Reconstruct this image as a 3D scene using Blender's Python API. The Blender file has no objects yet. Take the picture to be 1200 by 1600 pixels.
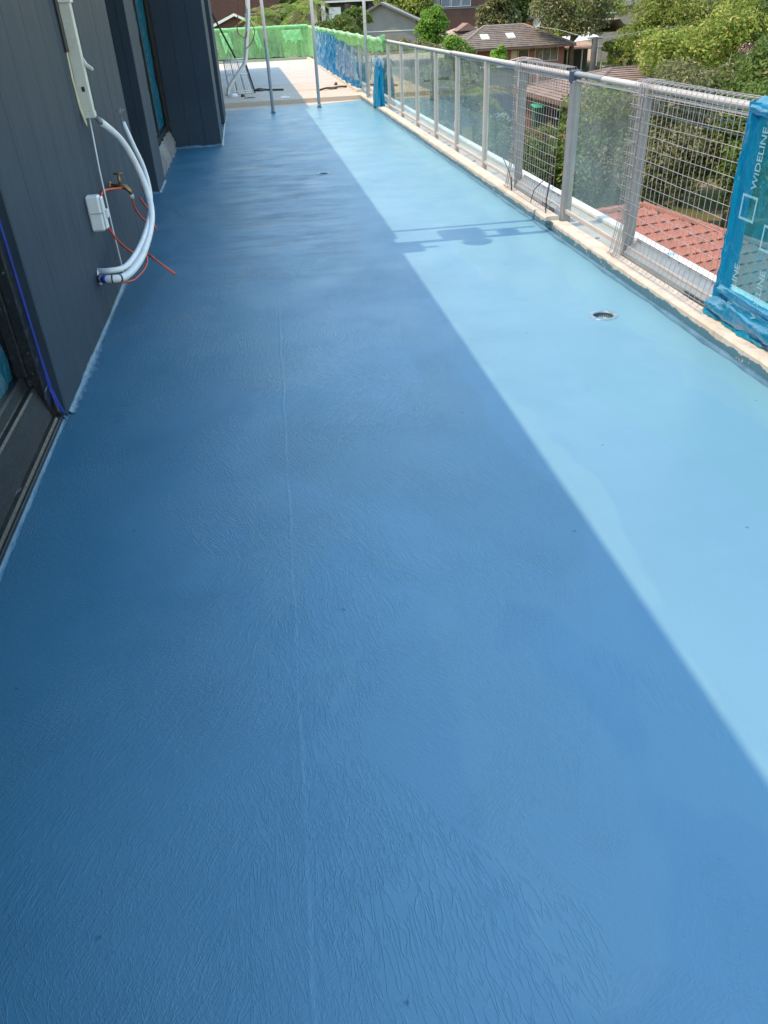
import bpy, bmesh, math, random
import numpy as np
from mathutils import Matrix, Vector, Euler

R = math.radians
rnd = random.Random(7)
scn = bpy.context.scene
COL = scn.collection

# ------------------------------------------------------------------ camera
cam_d = bpy.data.cameras.new("camera")
cam = bpy.data.objects.new("camera", cam_d)
COL.objects.link(cam)
right = Vector((0.98658, -0.15799, -0.04125))
down = Vector((-0.12105, -0.53809, -0.83415))
fwd = Vector((0.10959, 0.82795, -0.54999))
m = Matrix.Identity(4)
for i in range(3):
    m[i][0] = right[i]; m[i][1] = -down[i]; m[i][2] = -fwd[i]
m[2][3] = 1.65
cam.matrix_world = m
cam_d.sensor_fit = 'VERTICAL'
cam_d.sensor_height = 36.0
cam_d.lens = 27.0
cam_d.clip_start = 0.05
cam_d.clip_end = 3000
scn.camera = cam

# ------------------------------------------------------------------ sky, sun, exposure
SUN_EL = R(60)
SX, SY = 0.985, 0.174                       # horizontal travel of the light
world = bpy.data.worlds.new("World")
scn.world = world
world.use_nodes = True
wn = world.node_tree
bg = wn.nodes["Background"]
sky = wn.nodes.new("ShaderNodeTexSky")
sky.sky_type = 'NISHITA'
sky.sun_disc = False
sky.sun_elevation = SUN_EL
sky.sun_rotation = R(260)
sky.air_density = 2.2
sky.dust_density = 0.3
sky.ozone_density = 1.6
wn.links.new(sky.outputs[0], bg.inputs[0])
bg.inputs[1].default_value = 0.15
sun_d = bpy.data.lights.new("sun", 'SUN')
sun_d.energy = 2.0
sun_d.angle = R(0.5)
sun_d.color = (1.0, 0.71, 0.43)
sun = bpy.data.objects.new("sun", sun_d)
COL.objects.link(sun)
sun.location = (-10, -2, 30)
ld = Vector((SX * math.cos(SUN_EL), SY * math.cos(SUN_EL), -math.sin(SUN_EL)))
sun.rotation_euler = ld.to_track_quat('-Z', 'Y').to_euler()
scn.view_settings.view_transform = 'Standard'
scn.view_settings.look = 'None'
scn.view_settings.gamma = 1.0
scn.view_settings.use_curve_mapping = False
scn.view_settings.exposure = 1.25
scn.cycles.use_denoising = True
scn.cycles.max_bounces = 7
scn.cycles.transparent_max_bounces = 16

# ------------------------------------------------------------------ node helpers
class NT:
    def __init__(s, name):
        s.mat = bpy.data.materials.new(name)
        s.mat.use_nodes = True
        s.t = s.mat.node_tree
        s.b = s.t.nodes["Principled BSDF"]
        s.out = s.t.nodes["Material Output"]
        s.tc = s.t.nodes.new("ShaderNodeTexCoord").outputs["Object"]
    def n(s, typ, **k):
        nd = s.t.nodes.new("ShaderNode" + typ)
        for a, v in k.items():
            setattr(nd, a, v)
        return nd
    def put(s, sock, v):
        if hasattr(v, "is_linked") or hasattr(v, "links"):
            s.t.links.new(v, sock)
        else:
            sock.default_value = v
    def math(s, op, a, b=None, c=None, clamp=False):
        nd = s.n("Math", operation=op); nd.use_clamp = clamp
        s.put(nd.inputs[0], a)
        if b is not None: s.put(nd.inputs[1], b)
        if c is not None: s.put(nd.inputs[2], c)
        return nd.outputs[0]
    def noise(s, scale, vec=None, detail=4, rough=0.55, dist=0.0):
        nd = s.n("TexNoise")
        s.t.links.new(vec if vec is not None else s.tc, nd.inputs["Vector"])
        nd.inputs["Scale"].default_value = scale
        nd.inputs["Detail"].default_value = detail
        nd.inputs["Roughness"].default_value = rough
        nd.inputs["Distortion"].default_value = dist
        return nd.outputs[0]
    def vor(s, scale, vec=None, feature='F1'):
        nd = s.n("TexVoronoi", feature=feature)
        s.t.links.new(vec if vec is not None else s.tc, nd.inputs["Vector"])
        nd.inputs["Scale"].default_value = scale
        return nd
    def mapr(s, v, a, b, c=0.0, d=1.0, smooth=False):
        nd = s.n("MapRange")
        if smooth: nd.interpolation_type = 'SMOOTHSTEP'
        s.put(nd.inputs[0], v)
        for i, x in enumerate((a, b, c, d)):
            s.put(nd.inputs[1 + i], x)
        return nd.outputs[0]
    def mapping(s, vec, scale=(1, 1, 1), rot=(0, 0, 0), loc=(0, 0, 0)):
        nd = s.n("Mapping")
        s.t.links.new(vec, nd.inputs[0])
        nd.inputs["Location"].default_value = loc
        nd.inputs["Rotation"].default_value = rot
        nd.inputs["Scale"].default_value = scale
        return nd.outputs[0]
    def mix(s, f, a, b, blend='MIX'):
        nd = s.n("Mix", data_type='RGBA', blend_type=blend)
        s.put(nd.inputs[0], f)
        for i, v in ((6, a), (7, b)):
            if isinstance(v, tuple): nd.inputs[i].default_value = (*v[:3], 1)
            else: s.t.links.new(v, nd.inputs[i])
        return nd.outputs[2]
    def ramp(s, f, stops):
        nd = s.n("ValToRGB")
        el = nd.color_ramp.elements
        while len(el) < len(stops): el.new(0.5)
        for e, (p, c) in zip(el, stops):
            e.position = p; e.color = (*c, 1)
        s.put(nd.inputs[0], f)
        return nd.outputs[0]
    def xyz(s, vec=None):
        nd = s.n("SeparateXYZ")
        s.t.links.new(vec if vec is not None else s.tc, nd.inputs[0])
        return nd.outputs
    def bump(s, h, strength=0.3, dist=0.01, prev=None):
        nd = s.n("Bump")
        nd.inputs["Strength"].default_value = strength
        nd.inputs["Distance"].default_value = dist
        s.put(nd.inputs["Height"], h)
        if prev is not None: s.t.links.new(prev, nd.inputs["Normal"])
        return nd.outputs[0]
    def set(s, **k):
        names = dict(col="Base Color", rough="Roughness", metal="Metallic", nrm="Normal",
                     spec="Specular IOR Level", trans="Transmission Weight", coat="Coat Weight",
                     alpha="Alpha", sub="Subsurface Weight")
        for a, v in k.items():
            if isinstance(v, tuple): v = (*v[:3], 1)
            s.put(s.b.inputs[names[a]], v)
        return s.mat

MATS = {}
def plain(name, c, rough=0.5, var=0.15, scale=6.0, metal=0.0, bump=0.0, bscale=60.0, spec=0.5, dirt=None):
    """surface of one colour with mottled tone, optional stains and fine relief"""
    if name in MATS: return MATS[name]
    q = NT(name)
    f = q.noise(scale, detail=6)
    f = q.mapr(f, 0.3, 0.7)
    lo = tuple(x * (1 - var) for x in c); hi = tuple(min(1, x * (1 + var)) for x in c)
    col = q.mix(f, lo, hi)
    if dirt:
        d = q.mapr(q.noise(scale * 0.7 + 1.3, detail=8, rough=0.7), 0.52, 0.66)
        col = q.mix(q.math('MULTIPLY', d, dirt[1]), col, dirt[0])
    q.set(col=col, metal=metal, spec=spec)
    q.set(rough=q.mapr(q.noise(scale * 2.3), 0.3, 0.7, max(0.02, rough - 0.08), min(1, rough + 0.08)))
    if bump:
        q.set(nrm=q.bump(q.noise(bscale, detail=5), bump, 0.01))
    MATS[name] = q.mat
    return q.mat

# ------------------------------------------------------------------ mesh helpers
class MB:
    def __init__(s): s.v = []; s.f = []
    def add(s, vs, fs):
        o = len(s.v); s.v += [tuple(p) for p in vs]; s.f += [tuple(i + o for i in f) for f in fs]; return s
    def box(s, x0, x1, y0, y1, z0, z1):
        return s.add([(x0, y0, z0), (x1, y0, z0), (x1, y1, z0), (x0, y1, z0), (x0, y0, z1), (x1, y0, z1), (x1, y1, z1), (x0, y1, z1)],
                     [(0, 3, 2, 1), (4, 5, 6, 7), (0, 1, 5, 4), (1, 2, 6, 5), (2, 3, 7, 6), (3, 0, 4, 7)])
    def cbox(s, x0, x1, y0, y1, z0, z1, c):
        """box with chamfered vertical and horizontal edges (24-vertex)"""
        bm = bmesh.new()
        bmesh.ops.create_cube(bm, size=1)
        for v in bm.verts:
            v.co = ((x0 + x1) / 2 + v.co.x * (x1 - x0), (y0 + y1) / 2 + v.co.y * (y1 - y0), (z0 + z1) / 2 + v.co.z * (z1 - z0))
        bmesh.ops.bevel(bm, geom=bm.edges[:], offset=c, segments=1, affect='EDGES', profile=0.5)
        bm.verts.index_update()
        s.add([v.co[:] for v in bm.verts], [[v.index for v in f.verts] for f in bm.faces])
        bm.free(); return s
    def prism(s, poly, axis, a, b):
        """poly = 2-D points; extruded along axis ('x','y','z') from a to b"""
        def P(p, t):
            return {'x': (t, p[0], p[1]), 'y': (p[0], t, p[1]), 'z': (p[0], p[1], t)}[axis]
        n = len(poly)
        return s.add([P(p, a) for p in poly] + [P(p, b) for p in poly],
                     [tuple(range(n))[::-1], tuple(range(n, 2 * n))] + [(i, (i + 1) % n, n + (i + 1) % n, n + i) for i in range(n)])
    def tube(s, pts, r, n=6, caps=True):
        pts = [Vector(p) for p in pts]
        rs = r if isinstance(r, (list, tuple)) else [r] * len(pts)
        o = len(s.v); prev = None
        for i, p in enumerate(pts):
            t = (pts[min(i + 1, len(pts) - 1)] - pts[max(i - 1, 0)])
            t = t.normalized() if t.length > 1e-9 else Vector((0, 0, 1))
            if prev is None:
                a = t.cross(Vector((0, 0, 1)))
                if a.length < 0.05: a = t.cross(Vector((1, 0, 0)))
            else:
                a = prev - t * prev.dot(t)
            a.normalize(); prev = a
            b = t.cross(a)
            for k in range(n):
                w = 2 * math.pi * (k + 0.5) / n
                s.v.append(tuple(p + (a * math.cos(w) + b * math.sin(w)) * rs[i]))
        for i in range(len(pts) - 1):
            for k in range(n):
                s.f.append((o + i * n + k, o + i * n + (k + 1) % n, o + (i + 1) * n + (k + 1) % n, o + (i + 1) * n + k))
        if caps:
            s.f.append(tuple(o + k for k in range(n))[::-1])
            e = o + (len(pts) - 1) * n
            s.f.append(tuple(e + k for k in range(n)))
        return s
    def lathe(s, prof, c, n=20, axis='z'):
        o = len(s.v)
        for r, h in prof:
            for k in range(n):
                w = 2 * math.pi * k / n
                u, t = r * math.cos(w), r * math.sin(w)
                s.v.append({'z': (c[0] + u, c[1] + t, c[2] + h), 'x': (c[0] + h, c[1] + u, c[2] + t), 'y': (c[0] + u, c[1] + h, c[2] + t)}[axis])
        for i in range(len(prof) - 1):
            for k in range(n):
                s.f.append((o + i * n + k, o + i * n + (k + 1) % n, o + (i + 1) * n + (k + 1) % n, o + (i + 1) * n + k))
        return s
    def grid(s, fn, nu, nv):
        o = len(s.v)
        for j in range(nv + 1):
            for i in range(nu + 1):
                s.v.append(tuple(fn(i / nu, j / nv)))
        for j in range(nv):
            for i in range(nu):
                a = o + j * (nu + 1) + i
                s.f.append((a, a + 1, a + nu + 2, a + nu + 1))
        return s
    def mesh(s, name, mat, smooth=False):
        me = bpy.data.meshes.new(name)
        me.from_pydata(s.v, [], s.f)
        me.materials.append(mat)
        if smooth: me.shade_smooth()
        me.update()
        return me
    def build(s, name, mat, parent=None, smooth=False, bevel=0.0, kind=None):
        o = bpy.data.objects.new(name, s.mesh(name, mat, smooth))
        return link(o, parent, bevel, kind)

def link(o, parent=None, bevel=0.0, kind=None):
    COL.objects.link(o)
    if parent is not None:
        o.parent = parent
        o.matrix_parent_inverse = wm(parent).inverted()
    if bevel:
        b = o.modifiers.new("bevel", 'BEVEL'); b.width = bevel; b.segments = 2; b.limit_method = 'ANGLE'
    if kind: o["kind"] = kind
    return o

def wm(o):
    mt = o.matrix_basis.copy()
    if o.parent is not None:
        mt = wm(o.parent) @ o.matrix_parent_inverse @ mt
    return mt

def tag(o, label, cat=None, group=None, kind=None):
    if label: o["label"] = label
    if cat: o["category"] = cat
    if group: o["group"] = group
    if kind: o["kind"] = kind
    return o

def thing(name, loc, label, cat, group=None, rz=0.0):
    e = bpy.data.objects.new(name, None)
    e.empty_display_size = 0.2
    COL.objects.link(e)
    e.location = loc
    e.rotation_euler = (0, 0, rz)
    return tag(e, label, cat, group)

def struct(o, label=None):
    o["kind"] = "structure"
    if label: o["label"] = label
    return o

def copy_tree(o, parent=None):
    c = o.copy(); COL.objects.link(c); c.parent = parent
    for ch in list(o.children): copy_tree(ch, c)
    return c

def wob(x, s=1.0, ph=0.0):
    """smooth wandering value in -1..1"""
    return (math.sin(x * 2.1 * s + ph) + 0.6 * math.sin(x * 5.3 * s + 1.7 + ph * 2) + 0.4 * math.sin(x * 12.7 * s + 0.4 + ph * 3)) / 2.0

# ------------------------------------------------------------------ materials
def mat_membrane():
    q = NT("blue_membrane")
    x, y, z = q.xyz()
    # colour: coats of slightly different tone, stains, a paler strip beside the kerb
    n1 = q.noise(0.7, detail=3); n2 = q.noise(2.2, detail=4, rough=0.6)
    col = q.mix(q.mapr(n1, 0.35, 0.65), (0.129, 0.285, 0.415), (0.145, 0.315, 0.455))
    col = q.mix(q.math('MULTIPLY', q.mapr(n2, 0.5, 0.75), 0.22), col, (0.092, 0.242, 0.364))
    lap = q.noise(0.42, q.mapping(q.tc, (1.6, 0.8, 1), loc=(4.2, 1.3, 0)), detail=4, rough=0.5)
    col = q.mix(q.math('MULTIPLY', q.mapr(lap, 0.495, 0.507), 0.5), col, (0.165, 0.332, 0.445))
    col = q.mix(q.math('MULTIPLY', q.mapr(lap, 0.575, 0.60), 0.4), col, (0.130, 0.265, 0.350))
    scuff = q.mapr(q.noise(17, q.mapping(q.tc, (1, 0.5, 1)), detail=6, rough=0.75), 0.64, 0.72)
    col = q.mix(q.math('MULTIPLY', scuff, 0.3), col, (0.24, 0.37, 0.45))
    edge = q.math('ADD', x, q.math('MULTIPLY', q.math('SUBTRACT', q.noise(1.1, detail=4), 0.5), 0.6))
    strip = q.mapr(edge, 2.08, 2.10)
    col = q.mix(q.math('MULTIPLY', strip, 0.45), col, (0.163, 0.358, 0.437))
    strip2 = q.mapr(q.math('ADD', x, q.math('MULTIPLY', n1, 0.9)), 2.02, 2.04)
    col = q.mix(q.math('MULTIPLY', strip2, 0.22), col, (0.115, 0.293, 0.359))
    # old coat showing through in a worn, greyish area
    wx = q.mapr(q.math('ABSOLUTE', q.math('SUBTRACT', x, 0.1)), 0.3, 1.1, 1, 0, True)
    wy = q.mapr(q.math('ABSOLUTE', q.math('SUBTRACT', y, 9.4)), 1.5, 5.0, 1, 0, True)
    worn = q.math('MULTIPLY', q.math('MULTIPLY', wx, wy), q.mapr(q.noise(2.6, q.mapping(q.tc, (0.6, 1.9, 1)), detail=5, rough=0.68), 0.44, 0.62))
    col = q.mix(q.math('MULTIPLY', worn, 0.7), col, (0.115, 0.170, 0.235))
    smear = q.math('MULTIPLY', q.math('MULTIPLY', wx, wy), q.mapr(q.noise(3.4, q.mapping(q.tc, (0.45, 2.6, 1), rot=(0, 0, 0.25)), detail=5, rough=0.7), 0.58, 0.68))
    col = q.mix(q.math('MULTIPLY', smear, 0.45), col, (0.20, 0.34, 0.44))
    # dark reflection of the wall painted in: darker, greener colour towards it
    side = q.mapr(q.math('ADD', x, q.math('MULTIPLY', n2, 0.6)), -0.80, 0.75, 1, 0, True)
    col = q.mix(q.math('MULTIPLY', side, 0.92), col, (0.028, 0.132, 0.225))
    # specks of grit stuck in the coat
    sp = q.vor(8.0)
    spm = q.math('MULTIPLY', q.mapr(sp.outputs["Distance"], 0.03, 0.065, 1, 0), q.math('GREATER_THAN', q.xyz(sp.outputs["Color"])[0], 0.68))
    col = q.mix(q.math('MULTIPLY', spm, 0.65), col, (0.030, 0.084, 0.146))
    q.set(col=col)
    # brush and roller strokes: patches with their own direction
    nz = q.n("TexNoise"); nz.inputs["Scale"].default_value = 2.0; nz.inputs["Detail"].default_value = 1.0; q.t.links.new(q.tc, nz.inputs["Vector"])
    sc = q.n("VectorMath", operation='SCALE'); q.t.links.new(nz.outputs["Color"], sc.inputs[0]); sc.inputs["Scale"].default_value = 0.55
    warp = q.n("VectorMath", operation='ADD'); q.t.links.new(q.tc, warp.inputs[0]); q.t.links.new(sc.outputs[0], warp.inputs[1])
    sf = q.n("VectorMath", operation='SCALE'); q.t.links.new(nz.outputs["Color"], sf.inputs[0]); sf.inputs["Scale"].default_value = 0.12
    fine = q.n("VectorMath", operation='ADD'); q.t.links.new(q.tc, fine.inputs[0]); q.t.links.new(sf.outputs[0], fine.inputs[1])
    def strokes(vscale, sx, sy, loc, ang, lo, wd):
        vec = q.mapping(warp.outputs[0], (1, 0.75, 1), loc=loc)
        cell = q.vor(vscale, vec)
        cr = q.xyz(cell.outputs["Color"])
        rot = q.n("VectorRotate", rotation_type='Z_AXIS')
        q.t.links.new(fine.outputs[0], rot.inputs["Vector"])
        q.put(rot.inputs["Angle"], q.math('MULTIPLY', q.math('SUBTRACT', cr[0], 0.5), ang))
        st = q.mapping(rot.outputs[0], (sx, sy, 1), loc=loc)
        n = q.noise(1.0, st, detail=1.5, rough=0.5, dist=0.5)
        line = q.mapr(q.math('ABSOLUTE', q.math('SUBTRACT', n, 0.5)), 0.0, wd, 1, 0, True)
        amt = q.mapr(cr[1], lo, lo + 0.35, 0.0, 1.0)
        return q.math('MULTIPLY', line, amt)
    s1 = strokes(1.6, 82, 12, (0, 0, 0), 1.4, 0.0, 0.055)
    s2 = strokes(2.6, 130, 30, (3.1, 7.7, 2), 2.4, 0.1, 0.07)
    h = q.math('ADD', s1, q.math('MULTIPLY', s2, 0.7))
    zone = q.mapr(q.noise(0.8, detail=2), 0.34, 0.56, 0.35, 1.0, True)
    smooth_side = q.math('MULTIPLY', zone, q.mapr(q.math('ADD', x, q.math('MULTIPLY', n1, 0.8)), 0.95, 1.7, 1, 0.16, True))
    h = q.math('MULTIPLY', h, smooth_side)
    # long seam ridge between two runs
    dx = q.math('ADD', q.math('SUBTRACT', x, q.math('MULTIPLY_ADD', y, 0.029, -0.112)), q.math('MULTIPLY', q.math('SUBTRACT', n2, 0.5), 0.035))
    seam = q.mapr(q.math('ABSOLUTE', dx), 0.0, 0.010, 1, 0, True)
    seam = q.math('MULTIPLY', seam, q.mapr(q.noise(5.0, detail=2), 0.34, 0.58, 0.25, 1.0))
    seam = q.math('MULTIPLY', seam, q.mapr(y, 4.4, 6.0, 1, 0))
    h = q.math('ADD', h, q.math('MULTIPLY', seam, 0.9))
    q.set(col=q.mix(q.math('MULTIPLY', seam, 0.28), col, (0.20, 0.36, 0.50)))  # ridge also painted paler, as if catching the light
    # blobs and pimples
    blob = q.math('MULTIPLY', q.mapr(sp.outputs["Distance"], 0.02, 0.12, 1, 0, True), q.math('GREATER_THAN', q.xyz(sp.outputs["Color"])[1], 0.55))
    h = q.math('ADD', h, q.math('MULTIPLY', blob, 0.9))
    h = q.math('ADD', h, q.math('MULTIPLY', q.noise(95, detail=1), q.math('MULTIPLY', smooth_side, 0.9)))
    b1 = q.bump(h, 0.75, 0.0013)
    b2 = q.bump(q.noise(2.6, detail=1), 0.09, 0.02, b1)
    q.set(nrm=b2)
    q.set(rough=q.mapr(q.math('ADD', n2, q.math('MULTIPLY', worn, 0.25)), 0.3, 0.8, 0.34, 0.50), spec=0.30)
    return q.mat
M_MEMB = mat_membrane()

def mat_upturn():
    q = NT("membrane_upturn_coat")
    n = q.noise(14, q.mapping(q.tc, (1, 0.35, 1)), detail=7, rough=0.7)
    col = q.mix(q.mapr(n, 0.35, 0.65), (0.045, 0.125, 0.205), (0.105, 0.225, 0.33))
    q.set(col=col, rough=0.4, nrm=q.bump(n, 0.6, 0.01))
    return q.mat
M_UPT = mat_upturn()

def mat_kerb():
    q = NT("kerb_concrete")
    x, y, z = q.xyz()
    n = q.noise(9, detail=8, rough=0.65)
    col = q.mix(q.mapr(n, 0.3, 0.7), (0.46, 0.43, 0.37), (0.64, 0.60, 0.52))
    col = q.mix(q.math('MULTIPLY', q.mapr(q.noise(2.0, detail=6), 0.5, 0.7), 0.5), col, (0.50, 0.39, 0.26))
    col = q.mix(q.math('MULTIPLY', q.mapr(q.noise(6, detail=8, rough=0.75), 0.55, 0.68), 0.6), col, (0.27, 0.26, 0.24))
    # membrane brushed up the face to a ragged line
    lim = q.math('MULTIPLY_ADD', q.noise(5.0, q.mapping(q.tc, (1, 1, 0.3)), detail=8, rough=0.7), 0.085, 0.012)
    lim = q.math('ADD', lim, q.math('MULTIPLY', q.math('SUBTRACT', q.noise(0.7), 0.5), 0.05))
    paint = q.mapr(q.math('SUBTRACT', lim, z), -0.002, 0.002)
    patch = q.mapr(q.noise(22, detail=6), 0.33, 0.40)
    paint = q.math('MULTIPLY', paint, patch)
    col = q.mix(paint, col, (0.075, 0.185, 0.25))
    q.set(col=col, rough=q.mapr(paint, 0, 1, 0.85, 0.45), nrm=q.bump(q.math('ADD', n, q.math('MULTIPLY', paint, 0.6)), 0.4, 0.006))
    return q.mat
M_KERB = mat_kerb()

def mat_concrete(name, a, b, stain):
    q = NT(name)
    n = q.noise(1.2, detail=9, rough=0.65)
    col = q.mix(q.mapr(n, 0.32, 0.68), a, b)
    col = q.mix(q.math('MULTIPLY', q.mapr(q.noise(3.1, q.mapping(q.tc, (1.4, 0.6, 1)), detail=8, rough=0.7), 0.54, 0.68), 0.6), col, stain)
    q.set(col=col, rough=0.85, spec=0.3, nrm=q.bump(q.noise(70, detail=6), 0.25, 0.006))
    return q.mat
M_CONC = mat_concrete("bare_concrete", (0.52, 0.44, 0.36), (0.60, 0.52, 0.43), (0.42, 0.35, 0.27))
M_CONC2 = mat_concrete("grey_concrete", (0.50, 0.46, 0.42), (0.58, 0.53, 0.48), (0.42, 0.39, 0.36))
M_LEDGE = mat_concrete("ledge_concrete", (0.38, 0.38, 0.36), (0.48, 0.48, 0.46), (0.28, 0.28, 0.27))
M_RUBBLE = mat_concrete("rough_render", (0.13, 0.13, 0.135), (0.24, 0.24, 0.245), (0.14, 0.14, 0.15))

def mat_clad():
    q = NT("charcoal_cladding")
    n = q.noise(4, q.mapping(q.tc, (6, 6, 0.5)), detail=7, rough=0.6)
    col = q.mix(q.mapr(n, 0.3, 0.7), (0.019, 0.036, 0.060), (0.025, 0.046, 0.074))
    # dust scuffs and dried splashes
    sc = q.mapr(q.noise(34, q.mapping(q.tc, (1, 1, 0.25)), detail=4, rough=0.7), 0.70, 0.76)
    col = q.mix(q.math('MULTIPLY', sc, 0.5), col, (0.22, 0.25, 0.28))
    hz = q.mapr(q.noise(1.6, q.mapping(q.tc, (1, 1, 0.6)), detail=7, rough=0.7), 0.45, 0.7)
    col = q.mix(q.math('MULTIPLY', hz, 0.3), col, (0.055, 0.078, 0.10))
    z = q.xyz()[2]
    low = q.mapr(q.math('ADD', z, q.math('MULTIPLY', q.noise(3.0), 0.8)), 0.45, 1.2, 1, 0, True)
    col = q.mix(q.math('MULTIPLY', low, 0.25), col, (0.055, 0.085, 0.12))
    q.set(col=col, rough=q.mapr(n, 0.3, 0.7, 0.5, 0.66), spec=0.25, nrm=q.bump(q.noise(160, detail=3), 0.08, 0.004))
    return q.mat
M_CLAD = mat_clad()
M_GROOVE = plain("cladding_groove", (0.03, 0.034, 0.04), 0.8)

def mat_frame():
    q = NT("scuffed_black_aluminium")
    n = q.noise(9, q.mapping(q.tc, (1, 0.25, 1)), detail=8, rough=0.7)
    dust = q.mapr(q.noise(60, detail=6, rough=0.75), 0.50, 0.66)
    scr = q.mapr(q.noise(26, q.mapping(q.tc, (1.0, 0.12, 1.0), rot=(0.2, 0.3, 0.25)), detail=3), 0.69, 0.73)
    col = q.mix(q.math('MULTIPLY', dust, q.mapr(n, 0.42, 0.66)), (0.007, 0.009, 0.012), (0.055, 0.062, 0.075))
    col = q.mix(q.math('MULTIPLY', scr, 0.5), col, (0.34, 0.36, 0.38))
    q.set(col=col, rough=q.mapr(dust, 0, 1, 0.32, 0.7), spec=0.5)
    return q.mat
M_FRAME = mat_frame()

def mat_glass(name, tint, dust, refl=1.05):
    q = NT(name)
    fr = q.n("Fresnel"); fr.inputs[0].default_value = 1.5
    bf = q.math('SUBTRACT', 1.0, q.n("NewGeometry").outputs["Backfacing"])
    f = q.math('MULTIPLY', q.math('MULTIPLY', fr.outputs[0], bf), refl, clamp=True)
    tr = q.n("BsdfTransparent"); tr.inputs[0].default_value = (*tint, 1)
    gl = q.n("BsdfGlossy"); gl.inputs["Roughness"].default_value = 0.012; gl.inputs["Color"].default_value = (0.92, 0.96, 0.93, 1)
    nrm = q.bump(q.noise(1.3, detail=2), 0.05, 0.01); q.t.links.new(nrm, gl.inputs["Normal"])
    df = q.n("BsdfDiffuse"); df.inputs[0].default_value = (0.50, 0.56, 0.53, 1)
    d = q.mapr(q.noise(3.5, q.mapping(q.tc, (1, 1, 0.5)), detail=9, rough=0.75), 0.3, 0.75, dust * 0.25, dust * 1.6)
    m1 = q.n("MixShader"); q.put(m1.inputs[0], d); q.t.links.new(tr.outputs[0], m1.inputs[1]); q.t.links.new(df.outputs[0], m1.inputs[2])
    m2 = q.n("MixShader"); q.put(m2.inputs[0], f); q.t.links.new(m1.outputs[0], m2.inputs[1]); q.t.links.new(gl.outputs[0], m2.inputs[2])
    q.t.links.new(m2.outputs[0], q.out.inputs[0])
    return q.mat
M_GLASS = mat_glass("dusty_balustrade_glass", (0.96, 0.98, 0.97), 0.12)
M_DARKGLASS = plain("dark_window_glass", (0.02, 0.024, 0.028), 0.08, spec=0.8)

def mat_film(name, tint, body, clear, wr=0.35, scale=14.0, shine=0.2):
    """thin coloured plastic: partly see-through, partly scattering, shiny creases"""
    q = NT(name)
    n = q.noise(scale, q.mapping(q.tc, (1, 1, 0.55)), detail=6, rough=0.6, dist=1.2)
    nrm = q.bump(n, wr, 0.03)
    tr = q.n("BsdfTransparent"); tr.inputs[0].default_value = (*tint, 1)
    df = q.n("BsdfDiffuse"); q.t.links.new(nrm, df.inputs["Normal"])
    tl = q.n("BsdfTranslucent"); q.t.links.new(nrm, tl.inputs["Normal"])
    crease = q.mapr(q.math('ABSOLUTE', q.math('SUBTRACT', q.noise(scale * 0.8, q.mapping(q.tc, (1, 1, 0.35)), detail=5, dist=1.5), 0.5)), 0.0, 0.03, 1, 0)
    pale = tuple(min(1, b * 0.5 + 0.4) for b in body)
    col = q.mix(q.math('MULTIPLY', crease, 0.35), body, pale)
    q.t.links.new(col, df.inputs[0]); q.t.links.new(col, tl.inputs[0])
    gl = q.n("BsdfGlossy"); gl.inputs["Roughness"].default_value = 0.18; q.t.links.new(nrm, gl.inputs["Normal"])
    m0 = q.n("MixShader"); m0.inputs[0].default_value = 0.45
    q.t.links.new(df.outputs[0], m0.inputs[1]); q.t.links.new(tl.outputs[0], m0.inputs[2])
    cl = q.mapr(n, 0.3, 0.7, min(0.98, clear + 0.15), max(0.02, clear - 0.15))
    m1 = q.n("MixShader"); q.put(m1.inputs[0], cl); q.t.links.new(m0.outputs[0], m1.inputs[1]); q.t.links.new(tr.outputs[0], m1.inputs[2])
    fr = q.n("Fresnel"); fr.inputs[0].default_value = 1.45; q.t.links.new(nrm, fr.inputs["Normal"])
    m2 = q.n("MixShader"); q.put(m2.inputs[0], q.math('MULTIPLY', fr.outputs[0], shine * 4, clamp=True))
    q.t.links.new(m1.outputs[0], m2.inputs[1]); q.t.links.new(gl.outputs[0], m2.inputs[2])
    q.t.links.new(m2.outputs[0], q.out.inputs[0])
    return q.mat
M_BLUE = mat_film("blue_plastic_film", (0.42, 0.86, 0.96), (0.015, 0.40, 0.58), 0.74, wr=0.3, shine=0.08)
M_BLUED = mat_film("blue_plastic_folded", (0.08, 0.58, 0.82), (0.008, 0.36, 0.60), 0.22, wr=0.4, scale=9, shine=0.07)
M_BLUESHEET = mat_film("blue_plastic_sheet", (0.10, 0.55, 0.88), (0.015, 0.31, 0.62), 0.30, wr=0.35, scale=5, shine=0.06)
M_CLEAR = mat_film("clear_plastic", (0.75, 0.90, 0.98), (0.45, 0.66, 0.82), 0.72, wr=0.5, scale=9, shine=0.08)
M_GREEN = mat_film("green_plastic_film", (0.60, 0.97, 0.58), (0.46, 0.88, 0.44), 0.60, wr=0.6, scale=7, shine=0.06)
M_GREEN2 = mat_film("green_plastic_wrap", (0.5, 0.9, 0.5), (0.46, 0.84, 0.46), 0.12, wr=0.35, scale=9, shine=0.06)
M_WINFILM = mat_film("blue_window_film", (0.05, 0.35, 0.5), (0.008, 0.19, 0.30), 0.15, wr=0.2, scale=9, shine=0.06)

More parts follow.
